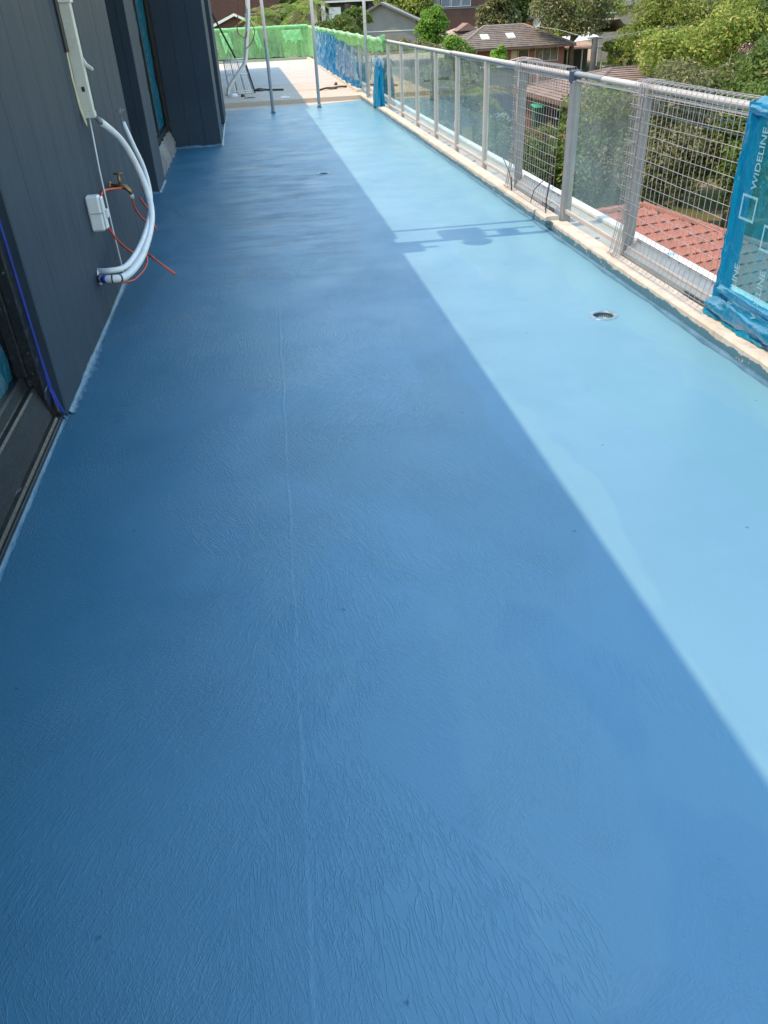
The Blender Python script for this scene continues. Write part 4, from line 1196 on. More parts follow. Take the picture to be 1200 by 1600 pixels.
pb = tree("blossom_shrub", 20.9, 33.4, -1.5, 1.3, 1.3, 2600, 0.12, 'dark', "shrub with pink blossom at the right edge", "shrub", clumps=18)
me, _ = crown_mesh(77, 1.25, 1.2, 1.3, 700, 0.075, LF['pink'], 12)
o = bpy.data.objects.new("blossom", me); link(o, pb); o.location = (20.8, 33.3, -1.35)

# trees among the houses
GF = "trees among the houses"
tree("street_tree", 36.0, 92.0, -0.9, 3.7, 3.3, 6500, 0.30, 'yellow', "large yellow green tree in front of the grey metal roof", "tree", GF, clumps=40)
tree("street_tree", 28.3, 98.0, 0.9, 2.6, 3.6, 4500, 0.30, 'olive', "olive green tree in front of the brown brick house", "tree", GF, clumps=34)
tree("street_tree", 31.6, 101.0, 1.2, 2.7, 4.0, 5000, 0.30, 'dark', "tall dark drooping tree right of the olive green tree", "tree", GF, clumps=34)
tree("street_tree", 18.0, 84.0, -0.6, 1.9, 1.9, 4200, 0.22, 'bright', "bright green rounded tree left of the brown brick house", "tree", GF, clumps=30)
tree("street_tree", 21.5, 118.0, 1.8, 3.6, 3.0, 4500, 0.30, 'yellow', "pale leafy tree behind the grey gable", "tree", GF, clumps=30)
tree("street_tree", 23.4, 121.0, 1.9, 3.0, 3.2, 3500, 0.30, 'mid', "dark tree between the grey gable and brown house", "tree", GF, clumps=28)
tree("bush", 8.6, 78.0, -0.3, 2.2, 1.5, 3800, 0.20, 'mid', "rounded green bush before the white modern house", "bush", GF, clumps=28)
tree("bush", 10.6, 82.0, 0.2, 1.3, 1.5, 2500, 0.20, 'mid', "upright green bush left of the grey gable wall", "bush", GF, clumps=20)
tree("hedge_bush", 9.4, 60.0, -1.1, 1.6, 0.9, 3000, 0.15, 'rust', "low rusty hedge bush behind the side rail, leftmost of three", "bush", "yellowing hedge", clumps=24)
tree("hedge_bush", 11.4, 59.0, -1.2, 1.7, 1.0, 3000, 0.15, 'olive', "yellowing hedge bush behind the side rail, middle of three", "bush", "yellowing hedge", clumps=24)
tree("hedge_bush", 13.3, 57.5, -1.2, 1.6, 1.0, 3000, 0.15, 'bright', "bright hedge bush behind the side rail, rightmost of three", "bush", "yellowing hedge", clumps=24)
tree("bush", 21.0, 71.5, -2.3, 0.9, 0.9, 1500, 0.16, 'bright', "small bright bush against the brown roofed house", "bush", clumps=14)
# gardens seen through the glass bays
GG = "garden trees behind the glass"
tree("garden_tree", 7.6, 36.0, -2.6, 2.2, 2.1, 5000, 0.15, 'dark', "dark garden tree behind the glass beyond the blue bundle", "tree", GG, clumps=28)
tree("garden_tree", 10.2, 41.0, -1.9, 1.9, 1.8, 4500, 0.15, 'mid', "leafy garden tree behind the middle glass panes", "tree", GG, clumps=28)
tree("garden_tree", 9.4, 30.5, -3.6, 2.0, 1.7, 5000, 0.13, 'dark', "dark shrub behind the glass left of the farther mesh", "shrub", GG, clumps=28)
tree("garden_tree", 5.6, 45.0, -2.2, 2.2, 2.0, 4000, 0.16, 'dark', "shady tree behind the far glass panes", "tree", GG, clumps=26)
tree("garden_tree", 11.0, 30.0, -4.7, 1.3, 1.1, 3000, 0.12, 'olive', "dry weedy shrub behind the farther mesh guard", "shrub", GG, clumps=20)
tree("garden_tree", 8.6, 24.5, -4.9, 1.7, 1.3, 3800, 0.12, 'mid', "green shrub low behind the farther mesh guard", "shrub", GG, clumps=22)
tree("garden_tree", 5.0, 27.0, -4.2, 2.0, 1.6, 4000, 0.13, 'dark', "dark shrub low behind the glass panes near the kerb", "shrub", GG, clumps=24)

# backdrop of wooded hill so that no bare sky shows between the houses
WD = thing("wooded_hill", (30, 170, -2), "distant wooded rise behind the houses", "wood")
WD["kind"] = "stuff"
for k, (cx, cy, cz, rx_, rz_, kd) in enumerate([(-12, 150, 2, 12, 7, 'dark'), (8, 165, 3, 14, 7, 'mid'), (28, 170, 3, 14, 8, 'dark'), (50, 165, 4, 14, 8, 'mid'), (72, 150, 6, 16, 9, 'dark'), (92, 130, 6, 16, 9, 'mid'), (62, 105, 4, 10, 7, 'dark')]):
    me, _ = crown_mesh(900 + k, rx_, 6, rz_, 6500, 0.6, LF[kd], 50)
    o = bpy.data.objects.new("canopy", me); link(o, WD, 0, "stuff"); o.location = (cx, cy, cz)

tree("bush", 33.2, 75.0, -3.0, 1.7, 1.5, 2600, 0.2, 'yellow', "yellow green bush in front of the tan shed", "bush", clumps=22)
# palms
def palm(x, y, zc, label, sd):
    z0 = gz(max(x, 0), y)
    t = thing("palm_tree", (x, y, z0), label, "palm tree", "palms behind the end balustrade")
    g = random.Random(sd)
    MB().tube([(x, y, z0), (x + 0.1, y, (z0 + zc) / 2), (x, y, zc)], [0.2, 0.16, 0.14], 10).build("trunk", M_BARK, t, True)
    fm = (LF['bright'], LF['olive'], LF['yellow'])
    for k in range(18):
        a = 2 * math.pi * k / 18 + g.uniform(-.2, .2); el = g.uniform(-0.2, 1.2); ln = g.uniform(1.6, 2.5)
        mb = MB(); n = 12; prev = None
        for i in range(n + 1):
            s = i / n
            r = ln * s * math.cos(el * (1 - s * .4)); h = ln * (math.sin(el) * s - 0.75 * s * s)
            c = Vector((x + r * math.cos(a), y + r * math.sin(a), zc + h))
            if prev is not None:
                d = (c - prev).normalized(); sd_ = d.cross(Vector((0, 0, 1))).normalized()
                for sg in (-1, 1):
                    for q_ in range(2):
                        b0 = prev.lerp(c, q_ * .5); b1 = prev.lerp(c, q_ * .5 + .28)
                        L2 = (0.55 * math.sin(math.pi * min(1, s + .12)) + .12) * g.uniform(.8, 1.1)
                        tip = b0 + sd_ * sg * L2 + d * L2 * .5 + Vector((0, 0, -.35 * L2))
                        mb.add([b0, b1, tip], [(0, 1, 2)])
            prev = c
        mb.build("frond", fm[g.randrange(3)], t)
palm(3.6, 58, 1.5, "green palm behind the end balustrade, between two props", 3)
palm(1.7, 61, 1.3, "yellowing palm behind the end balustrade near the first prop", 5)
palm(5.0, 63, 2.0, "tall palm behind the corner of the balustrades", 9)
palm(9.8, 37, -1.9, "spiky palm in the garden seen through the glass", 12)

# ------------------------------------------------------------------ houses
def mat_brick(name, a, b, mortar, scale=1.0):
    q = NT(name)
    # box-projected bricks: x+y run along the wall, z up
    x, y, z = q.xyz()
    cb = q.n("CombineXYZ"); q.put(cb.inputs[0], q.math('ADD', x, y)); q.put(cb.inputs[1], z)
    br = q.n("TexBrick"); q.t.links.new(cb.outputs[0], br.inputs["Vector"])
    br.inputs["Color1"].default_value = (*a, 1); br.inputs["Color2"].default_value = (*b, 1); br.inputs["Mortar"].default_value = (*mortar, 1)
    br.inputs["Scale"].default_value = scale; br.inputs["Mortar Size"].default_value = 0.012
    br.inputs["Brick Width"].default_value = 0.24; br.inputs["Row Height"].default_value = 0.086
    col = q.mix(q.mapr(q.noise(0.8, detail=6), 0.3, 0.7, 0, 0.35), br.outputs[0], tuple(v * 0.6 for v in a))
    q.set(col=col, rough=0.9, spec=0.2, nrm=q.bump(br.outputs["Fac"], -0.4, 0.02))
    return q.mat
M_BRR = mat_brick("red_brick", (0.22, 0.065, 0.045), (0.28, 0.09, 0.06), (0.30, 0.25, 0.22))
M_BRB = mat_brick("brown_brick", (0.115, 0.055, 0.045), (0.145, 0.068, 0.055), (0.14, 0.10, 0.09))
M_BRO = mat_brick("orange_brick", (0.36, 0.13, 0.06), (0.42, 0.16, 0.08), (0.4, 0.3, 0.22))
M_TAN = plain("tan_weatherboard", (0.50, 0.40, 0.30), 0.8, 0.12, 3)
M_GREYW = plain("grey_weatherboard", (0.21, 0.205, 0.20), 0.8, 0.08, 1.2)
M_WHITEW = plain("white_render", (0.62, 0.62, 0.60), 0.8, 0.06, 1.2)
M_METAL = plain("grey_metal_roof", (0.33, 0.36, 0.36), 0.5, 0.06, 0.8, metal=0.2)
M_DKROOF = plain("dark_metal_roof", (0.12, 0.125, 0.14), 0.55, 0.08, 0.8)
M_TILEB = plain("brown_roof_tile", (0.165, 0.135, 0.115), 0.85, 0.3, 2.2, dirt=((0.10, 0.085, 0.075), 0.6))
M_TILEL = plain("pale_roof_tile", (0.42, 0.34, 0.28), 0.85, 0.15, 2.0)
def mat_terracotta():
    q = NT("terracotta_tile")
    oi = q.n("ObjectInfo")
    n = q.noise(3.5, detail=7, rough=0.65)
    col = q.mix(q.mapr(n, 0.3, 0.7), (0.29, 0.115, 0.085), (0.41, 0.18, 0.135))
    col = q.mix(q.mapr(oi.outputs["Random"], 0, 1, 0.0, 0.55), col, (0.24, 0.115, 0.095))
    stain = q.mapr(q.noise(9, q.mapping(q.tc, (1, 0.4, 1)), detail=7, rough=0.75), 0.55, 0.68)
    col = q.mix(q.math('MULTIPLY', stain, 0.55), col, (0.14, 0.085, 0.07))
    q.set(col=col, rough=0.85, spec=0.2, nrm=q.bump(q.noise(25, detail=5), 0.25, 0.01))
    return q.mat
M_TILET = mat_terracotta()
M_TILEO = plain("orange_roof_tile", (0.36, 0.15, 0.10), 0.85, 0.2, 2)
M_GUT = plain("gutter", (0.16, 0.10, 0.08), 0.6, 0.1)
M_LAWN = plain("lawn", (0.10, 0.15, 0.035), 0.95, 0.35, 1.5, bump=0.5, bscale=20)

class Loc:
    """plan frame of a house: origin and yaw"""
    def __init__(s, x, y, yaw): s.x, s.y, s.c, s.s = x, y, math.cos(R(yaw)), math.sin(R(yaw))
    def __call__(s, u, v, z): return (s.x + u * s.c - v * s.s, s.y + u * s.s + v * s.c, z)
def lbox(mb, F, u0, u1, v0, v1, z0, z1):
    P = [F(u, v, z) for z in (z0, z1) for (u, v) in ((u0, v0), (u1, v0), (u1, v1), (u0, v1))]
    return mb.add(P, [(0, 3, 2, 1), (4, 5, 6, 7), (0, 1, 5, 4), (1, 2, 6, 5), (2, 3, 7, 6), (3, 0, 4, 7)])
def slope(mb, a, b, c, d, courses, th=0.05):
    """roof face a-b (eave) to d-c (ridge) laid in overlapping courses"""
    a, b, c, d = map(Vector, (a, b, c, d))
    n = (b - a).cross(d - a)
    n = n.normalized() if n.length > 1e-6 else Vector((0, 0, 1))
    if n.z < 0: n = -n
    for i in range(courses):
        t0, t1 = i / courses, (i + 1) / courses
        p0, p1 = a.lerp(d, t0), b.lerp(c, t0)
        q0, q1 = a.lerp(d, t1), b.lerp(c, t1)
        mb.add([p0 + n * th, p1 + n * th, q1 + n * th * 0.15, q0 + n * th * 0.15, p0, p1], [(0, 1, 2, 3), (4, 5, 1, 0)])
    return mb
def hip_roof(mb, F, u0, u1, v0, v1, ze, zr, ru0, ru1, vr, courses):
    e = [F(u0, v0, ze), F(u1, v0, ze), F(u1, v1, ze), F(u0, v1, ze)]
    r0, r1 = F(ru0, vr, zr), F(ru1, vr, zr)
    slope(mb, e[0], e[1], r1, r0, courses); slope(mb, e[1], e[2], r1, r1, courses)
    slope(mb, e[2], e[3], r0, r1, courses); slope(mb, e[3], e[0], r0, r0, courses)
    return e, r0, r1
def win(F, u0, u1, v, z0, z1, parent, mull=1, frame=None, pane=None, d=0.05):
    """window on a wall face looking -v"""
    w = lbox(MB(), F, u0, u1, v - d * 0.6, v - 0.005, z0, z1).build("window", pane or M_DARKGLASS, parent)
    mb = MB()
    t = 0.06
    lbox(mb, F, u0 - t, u1 + t, v - d, v - 0.004, z0 - t, z0); lbox(mb, F, u0 - t, u1 + t, v - d, v - 0.004, z1, z1 + t)
    for k in range(mull + 1):
        u = u0 + (u1 - u0) * k / mull
        lbox(mb, F, u - t / 2, u + t / 2, v - d - 0.004, v - 0.006, z0, z1)
    mb.build("window_frame", frame or M_WHITE, w)
    return w

# --- terracotta hip roof close below
F = Loc(9.92, 20.0, 15)
H = thing("terracotta_house", (7, 19, gz(7, 19)), "house under a terracotta tiled hip roof just below the mesh guard", "house")
ZR, ZE, HB, UL = -3.03, -5.0, 4.9, -10.0
lbox(MB(), F, UL + .5, HB - .5, -HB + .5, HB - .5, gz(8, 19) - .2, ZE).build("wall", M_BRR, H)
lbox(MB(), F, UL - .02, HB + .02, -HB - .02, HB + .02, ZE - .16, ZE - .02).build("fascia", M_WHITE, H)
rmb = MB(); hip_roof(rmb, F, UL, HB, -HB, HB, ZE - .03, ZR - .05, UL + HB, 0.0, 0.0, 1); RT = rmb.build("roof", M_TILET, H)
# tiles of the face towards the balcony: the clear part tile by tile, the rest joined
tmb = MB()
TW, TL = 0.30, 0.345
sl = math.hypot(HB, ZR - ZE); cosr, sinr = HB / sl, (ZR - ZE) / sl
def tile_into(mb):
    """one interlocking roll tile, local: x across, y up-slope, z out"""
    prof = [(-.15, .012), (-.11, .030), (-.06, .036), (-.02, .020), (.03, .008), (.08, .010), (.12, .022), (.152, .014)]
    o = len(mb.v); n = len(prof)
    for yy, lift in ((-.19, .026), (.19, -.004)):
        for px, pz in prof: mb.v.append((px, yy, pz + lift))
    for px, pz in prof: mb.v.append((px, -.19, pz + .004))
    for k in range(n - 1):
        mb.f.append((o + k, o + k + 1, o + n + k + 1, o + n + k)); mb.f.append((o + 2 * n + k, o + 2 * n + k + 1, o + k + 1, o + k))
    return mb
TM = tile_into(MB()).mesh("roof_tile", M_TILET)
yaw = R(15)
Xu = Vector((math.cos(yaw), math.sin(yaw), 0)); Vs = Vector((-math.sin(yaw) * cosr, math.cos(yaw) * cosr, sinr)); Nn = Xu.cross(Vs)
cands = []
rows = int(sl / TL)
for rI in range(rows):
    s_up = (rI + .5) * TL                      # distance up the slope from the eave
    v = -HB + s_up * cosr; zz = ZE + s_up * sinr
    umax = -v                                   # right hip
    umin = UL - (-HB - v) * 1.0                 # left hip
    k = int(math.ceil((umin + .12) / TW))
    while k * TW < umax - .12:
        u = k * TW + (0.15 if rI % 2 else 0.0)
        if u < umax - .1: cands.append((u, v, zz))
        k += 1
near = sorted(cands, key=lambda c: (c[0] - 0.9) ** 2 + ((c[1] + 1.9) * 1.25) ** 2)
def tile_mat(u, v, zz):
    p = Vector(F(u, v, zz))
    mt = Matrix.Identity(4)
    for i in range(3): mt[i][0] = Xu[i]; mt[i][1] = Vs[i]; mt[i][2] = Nn[i]; mt[i][3] = p[i] + Nn[i] * .012
    return mt @ Matrix.Rotation(rnd.uniform(-.012, .012), 4, 'Z') @ Matrix.Translation((0, 0, rnd.uniform(0, .006)))
inv = wm(RT).inverted()
for c in near[:300]:
    o = bpy.data.objects.new("roof_tile", TM); COL.objects.link(o); o.parent = RT
    o.matrix_parent_inverse = inv; o.matrix_basis = tile_mat(*c)
rest = MB(); base = MB(); tile_into(base)
for c in near[300:]:
    mt = tile_mat(*c)
    rest.add([mt @ Vector(p) for p in base.v], base.f)
rest.build("roof_tiles_rest", M_TILET, RT, kind="stuff")
capm = MB().prism([(-.12, -.02), (-.09, .05), (0, .085), (.09, .05), (.12, -.02)], 'y', -.2, .21).mesh("ridge_cap", M_TILET)
def caps(a, b):
    a, b = Vector(a), Vector(b); n = int((b - a).length / .36); d = (b - a).normalized()
    q_ = d.to_track_quat('Y', 'Z')
    for i in range(n):
        o = bpy.data.objects.new("ridge_cap", capm); COL.objects.link(o); o.parent = RT; o.matrix_parent_inverse = inv
        o.matrix_basis = Matrix.Translation(a.lerp(b, (i + .5) / n) + Vector((0, 0, .03))) @ (q_ @ Euler((rnd.uniform(.03, .06), 0, rnd.uniform(-.02, .02))).to_quaternion()).to_matrix().to_4x4()
caps(F(HB, -HB, ZE), F(0, 0, ZR)); caps(F(UL + HB, 0, ZR), F(-.1, 0, ZR))

# --- brown tiled house seen past the dark post
F = Loc(0, 0, 0)
H = thing("brown_tiled_house", (22, 43, gz(22, 43)), "low brick house with brown tiled hip roof beyond the dark post", "house")
lbox(MB(), F, 15.5, 29.5, 39.0, 47.5, gz(22, 43) - .5, -2.68).build("wall", M_BRB, H)
rmb = MB(); e, r0, r1 = hip_roof(rmb, F, 15.0, 30, 38.4, 48, -2.62, -1.62, 19.0, 26, 44, 15); RB = rmb.build("roof", plain("faded_brown_tile", (0.24, 0.17, 0.14), 0.85, 0.25, 2.2), H)
lbox(MB(), F, 14.93, 30.07, 38.33, 48.07, -2.78, -2.64).build("gutter", M_GUT, H)
mb = MB().tube([e[0], r0], .10, 6).tube([e[3], r0], .10, 6).tube([r0, r1], .10, 6); mb.build("ridge_capping", M_TILEB, RB)
w_ = MB().box(15.46, 15.494, 41.0, 42.6, -4.4, -3.2).build("window", M_DARKGLASS, H)
MB().box(15.44, 15.492, 40.93, 42.67, -4.5, -4.405).build("window_sill", M_WHITE, w_)

# --- brick house with hip roof and two skylights
H = thing("skylight_house", (23.5, 77, gz(23.5, 77)), "red brick house with brown hip roof and two skylights", "house")
F = Loc(23.3, 78.2, 2)
zg = gz(23, 77)
lbox(MB(), F, -4.9, 4.6, -3.0, 3.6, zg - .3, -1.88).build("wall", M_BRR, H)
rmb = MB(); e, r0, r1 = hip_roof(rmb, F, -5.6, 5.3, -3.7, 4.3, -1.80, -0.28, -1.9, 1.9, 0.2, 12); RB = rmb.build("roof", M_TILEB, H)
lbox(MB(), F, -5.66, 5.36, -3.76, 4.36, -1.96, -1.82).build("gutter", M_GUT, H)
mb = MB()
for a, b in ((e[0], r0), (e[1], r1), (r0, r1)): mb.tube([a, b], .11, 6)
mb.build("ridge_capping", plain("ridge_grey", (0.26, 0.22, 0.19), 0.85), RB)
for u in (-2.35, 0.0):
    v0 = -2.15; t0 = (v0 + 3.7) / 3.9
    zz = -1.8 + t0 * 1.52
    mb = MB().add([F(u - .35, v0, zz + .10), F(u + .35, v0, zz + .10), F(u + .35, v0 + .75, zz + .40), F(u - .35, v0 + .75, zz + .40), F(u - .35, v0, zz - .1), F(u + .35, v0, zz - .1), F(u + .35, v0 + .75, zz + .2), F(u - .35, v0 + .75, zz + .2)],
                  [(0, 1, 2, 3), (4, 5, 1, 0), (5, 6, 2, 1), (6, 7, 3, 2), (7, 4, 0, 3)])
    mb.build("skylight", M_WHITE, RB)
win(F, 0.35, 1.3, -3.0, -3.6, -2.05, H, 1, M_TAN)
win(F, 1.9, 4.0, -3.0, -2.95, -2.02, H, 3, M_TAN, plain("curtained_pane", (0.10, 0.10, 0.10), 0.3, 0.5, 1.5))
lbox(MB(), F, -0.3, 0.25, -3.05, -3.005, zg, -2.05).build("door", M_TAN, H)
mb = MB().tube([F(2.6, -1.0, -0.9), F(2.6, -1.0, -0.2)], .03, 6)
mb.build("aerial_pole", M_STEEL, H)
MB().lathe([(.001, .0), (.22, -.03), (.36, -.1)], F(2.6, -1.05, -.15), 16, 'y').build("satellite_dish", M_PVC, H, True)

# --- grey gable
H = thing("grey_gable_house", (18, 112, gz(18, 112)), "grey weatherboard gable house with metal roof", "house")
F = Loc(17.4, 111, -14)
zg = gz(18, 110)
poly = [(-3.6, zg - .3), (4.2, zg - .3), (4.2, 0.05), (0.0, 1.85), (-3.6, 0.25)]
mb = MB(); n = len(poly)
mb.add([F(u, 0, z) for u, z in poly] + [F(u, 8, z) for u, z in poly], [tuple(range(n)), tuple(range(n, 2 * n))[::-1]] + [(i, (i + 1) % n, n + (i + 1) % n, n + i) for i in range(n)])
mb.build("wall", M_GREYW, H)
mb = MB()
for (ua, za, ub, zb) in ((0, 1.93, 4.75, -0.10), (0, 1.93, -4.1, 0.10)):
    d = .12
    mb.add([F(ua, -.5, za), F(ub, -.5, zb), F(ub, 8.5, zb), F(ua, 8.5, za), F(ua, -.5, za + d), F(ub, -.5, zb + d), F(ub, 8.5, zb + d), F(ua, 8.5, za + d)],
           [(0, 1, 2, 3), (4, 7, 6, 5), (0, 4, 5, 1), (1, 5, 6, 2), (2, 6, 7, 3), (3, 7, 4, 0)])
rf = mb.build("roof", M_METAL, H)
for k in range(12):
    u = 0.2 + k * 0.4; z_ = 1.93 + .13 - (u / 4.75) * 2.03
lbox(MB(), F, -3.65, 4.25, -.04, -.005, -1.05, -.95).build("belt_trim", M_WHITEW, H)
mb = MB()
for (ua, za, ub, zb) in ((0, 1.93, 4.75, -0.10), (0, 1.93, -4.1, 0.10)):
    mb.add([F(ua, -.56, za - .12), F(ub, -.56, zb - .12), F(ub, -.56, zb + .1), F(ua, -.56, za + .1), F(ua, -.51, za - .12), F(ub, -.51, zb - .12), F(ub, -.51, zb + .1), F(ua, -.51, za + .1)],
           [(0, 1, 2, 3), (7, 6, 5, 4), (0, 4, 5, 1), (3, 2, 6, 7)])
mb.build("barge_board", M_DKROOF, rf)

# --- brown brick two storey
H = thing("brown_brick_house", (34, 133, gz(34, 133)), "two storey brown brick house with white balcony windows", "house")
F = Loc(28.0, 131, 0)
zg = gz(33, 131)
lbox(MB(), F, 0, 13, 0, 9, zg - .3, 0.80).build("wall", M_BRB, H)
lbox(MB(), F, -.15, 8.2, -.1, 9, 0.82, 1.02).build("ledge", M_DKROOF, H)
lbox(MB(), F, 1.6, 13, 1.6, 9, 1.03, 4.2).build("wall", M_BRB, H)
lbox(MB(), F, -.3, 1.5, 1.2, 9, 1.03, 4.2).build("wall", M_GREYW, H)
for k in range(3): win(F, 1.75 + k * 1.55, 3.1 + k * 1.55, 1.6, 1.15, 2.1, H, 1, M_WHITE, plain("bluish_pane", (0.16, 0.19, 0.24), 0.15))
hip_roof_mb = MB(); hip_roof(hip_roof_mb, F, -.9, 14, .4, 10, 4.2, 6.2, 4, 9, 5, 10); hip_roof_mb.build("roof", M_TILEB, H)
# --- pale tiled low roofs in front of it
H = thing("pale_tiled_house", (25, 97, gz(25, 97)), "low house with pale pinkish tiled roof before the brown brick house", "house")
F = Loc(24.6, 97, 0)
lbox(MB(), F, -2.8, 4.2, -.6, 4.6, gz(25, 97) - .2, -1.75).build("wall", M_BRB, H)
rmb = MB(); hip_roof(rmb, F, -3.2, 4.6, -1.1, 5.0, -1.72, -.75, -.6, 2.0, 1.8, 8); rmb.build("roof", M_TILEL, H)
mb = MB()
mb.add([F(-1.3, -1.0, -1.0), F(1.2, -1.0, -1.0), F(-.05, -1.0, -.3), F(-1.3, 1.0, -1.0), F(1.2, 1.0, -1.0), F(-.05, 1.6, -.3)], [(0, 1, 2), (0, 2, 5, 3), (1, 4, 5, 2)])
mb.build("gable", plain("pink_brown_gable", (0.24, 0.14, 0.11), 0.8), H)

# --- white modern house
H = thing("modern_house", (14, 133, gz(14, 133)), "white and black modern house with balcony at the top", "house")
F = Loc(10.4, 131, 0)
zg = gz(14, 131)
lbox(MB(), F, 0, 9, 1.2, 9, zg - .3, 6).build("wall", plain("black_cladding", (0.03, 0.03, 0.034), 0.6), H)
lbox(MB(), F, .6, 9.2, -.4, 1.19, -.75, .18).build("balcony_front", M_WHITEW, H)
lbox(MB(), F, 2.6, 4.3, .2, 1.18, .2, 1.75).build("white_block", M_WHITEW, H)
lbox(MB(), F, -.2, 9.2, -.2, 1.19, 2.3, 2.55).build("slab", M_WHITEW, H)
lbox(MB(), F, .1, .8, -.3, .5, -1.2, 2.29).build("column", M_TAN, H)
lbox(MB(), F, 1.5, 2.0, -.3, .5, .2, 2.29).build("column", M_WHITEW, H)
for k in range(6): lbox(MB(), F, 1.0 + k * .35, 1.06 + k * .35, -.45, -.41, .19, .9).build("baluster", M_DKROOF, H)
lbox(MB(), F, .9, 3.1, -.46, -.40, .91, .97).build("handrail", M_DKROOF, H)
lbox(MB(), F, 5.0, 6.4, 1.1, 1.19, .25, 2.1).build("window", M_DARKGLASS, H)
lbox(MB(), F, 6.8, 8.4, 1.1, 1.19, .25, 2.1).build("window", M_DARKGLASS, H)

# --- brick house and small orange gable beyond the end balustrade
H = thing("brick_house", (0, 74, gz(0, 74)), "dark brick house beyond the end balustrade", "house")
F = Loc(-1, 72, 0)
lbox(MB(), F, -8, 4.3, 0, 8, gz(0, 74) - .2, 4.6).build("wall", M_BRB, H)
rmb = MB(); hip_roof(rmb, F, -8.6, 5.4, -.7, 8.7, 4.55, 7.0, -4, 1, 4, 10); rmb.build("roof", M_TILEB, H)
win(F, 1.6, 2.4, 0, .2, 1.5, H, 1, M_TAN)
H = thing("orange_gable_house", (-.6, 65, gz(0, 65)), "small house with orange tiled gable and white barge boards", "house")
F = Loc(-.25, 62.5, 0)
mb = MB(); poly = [(-1.9, -4), (1.6, -4), (1.6, .80), (0, 1.50), (-1.9, .80)]
mb.add([F(u, 0, z) for u, z in poly] + [F(u, 4, z) for u, z in poly], [(0, 1, 2, 3, 4), (9, 8, 7, 6, 5), (0, 5, 6, 1), (1, 6, 7, 2), (4, 9, 5, 0)])
mb.build("wall", M_BRB, H)
rmb = MB(); slope(rmb, F(-2.3, -.3, .72), F(-2.3, 4.3, .72), F(0, 4.3, 1.62), F(0, -.3, 1.62), 8); slope(rmb, F(2.0, 4.3, .72), F(2.0, -.3, .72), F(0, -.3, 1.62), F(0, 4.3, 1.62), 8)
rf = rmb.build("roof", M_TILEO, H)
mb = MB()
for s_ in (-1, 1):
    ub = 2.3 if s_ < 0 else 2.0
    mb.add([F(0, -.36, 1.48), F(s_ * ub, -.36, .58), F(s_ * ub, -.36, .74), F(0, -.36, 1.64), F(0, -.31, 1.48), F(s_ * ub, -.31, .58), F(s_ * ub, -.31, .74), F(0, -.31, 1.64)], [(0, 1, 2, 3), (7, 6, 5, 4), (0, 4, 5, 1), (3, 2, 6, 7)])
mb.build("barge_board", M_WHITE, rf)

# --- grey metal roofed brick house
H = thing("metal_roof_house", (40, 109, gz(40, 109)), "orange brick house with wide grey metal hip roof", "house")
F = Loc(39.6, 109.5, -3)
zg = gz(40, 108)
lbox(MB(), F, -4.6, 5.0, -3.4, 4, zg - .3, -.35).build("wall", M_BRO, H)
rmb = MB(); e, r0, r1 = hip_roof(rmb, F, -5.6, 6.0, -4.4, 5, -.30, 1.7, -1.2, 1.8, .4, 1); rmb.build("roof", M_METAL, H)
lbox(MB(), F, -5.65, 6.05, -4.45, 5.05, -.45, -.32).build("gutter", M_DKROOF, H)
win(F, 3.0, 4.4, -3.4, -1.5, -.6, H, 1, M_DKROOF)
win(F, -3.7, -3.0, -3.4, -1.6, -.6, H, 1, M_DKROOF)
H = thing("dark_roof_house", (52, 125, gz(52, 125)), "house with dark grey roof at the top behind the trees", "house")
F = Loc(52, 125, 0)
lbox(MB(), F, -5, 5, -3, 4, gz(52, 125) - .3, .2).build("wall", M_TAN, H)
rmb = MB(); hip_roof(rmb, F, -5.8, 5.8, -3.8, 5, .2, 2.4, -2, 2, .5, 1); rmb.build("roof", M_DKROOF, H)
# --- tan gable shed and carports
H = thing("tan_gable_shed", (36.4, 87, gz(36, 87)), "tan weatherboard gable shed half hidden by garden trees", "shed")
F = Loc(36.2, 86, 8)
lbox(MB(), F, -1.2, 2.2, 0, 4, gz(36, 87) - .3, -1.5).build("wall", M_TAN, H)
mb = MB().add([F(-1.6, -.3, -1.75), F(-1.3, 4.3, -1.75), F(1.0, 4.3, -.35), F(-1.6 + .1, -.3, -.45), F(1.2, -.3, -.40), F(2.6, -.3, -1.6), F(2.6, 4.3, -1.6)], [(0, 1, 2, 4, 3), (4, 2, 6, 5)])
mb.build("roof", M_TILEL, H)
C_ = thing("carport", (31.2, 79, gz(31, 79)), "open carport with rusty red roof edge behind the utility pole", "carport")
F = Loc(29.2, 78, 0)
lbox(MB(), F, 0, 3.6, 0, 4, -2.42, -2.28).build("roof", plain("rusty_roof", (0.34, 0.12, 0.09), 0.7, 0.3, 2), C_)
lbox(MB(), F, -.05, 3.65, -.06, -.005, -2.36, -2.24).build("fascia", M_WHITE, C_)
for u in (.1, 1.5, 3.4): lbox(MB(), F, u, u + .09, .05, .14, gz(30, 78) - .2, -2.425).build("post", M_WHITE, C_)
lbox(MB(), F, 0, 3.6, 3.9, 4.0, gz(30, 78) - .2, -2.425).build("back_wall", plain("carport_dark", (0.05, 0.05, 0.055), 0.7), C_)
C2 = thing("awning", (31.6, 83, gz(31, 83)), "pale sloping awning above the carport", "awning")
F = Loc(30.6, 82, 0)
MB().add([F(0, 0, -2.05), F(3.4, 0, -1.75), F(3.4, 2.5, -1.35), F(0, 2.5, -1.65), F(0, 0, -2.13), F(3.4, 0, -1.83), F(3.4, 2.5, -1.43), F(0, 2.5, -1.73)], [(0, 1, 2, 3), (7, 6, 5, 4), (0, 4, 5, 1), (1, 5, 6, 2), (3, 2, 6, 7), (0, 3, 7, 4)]).build("sheet", M_WHITEW, C2)
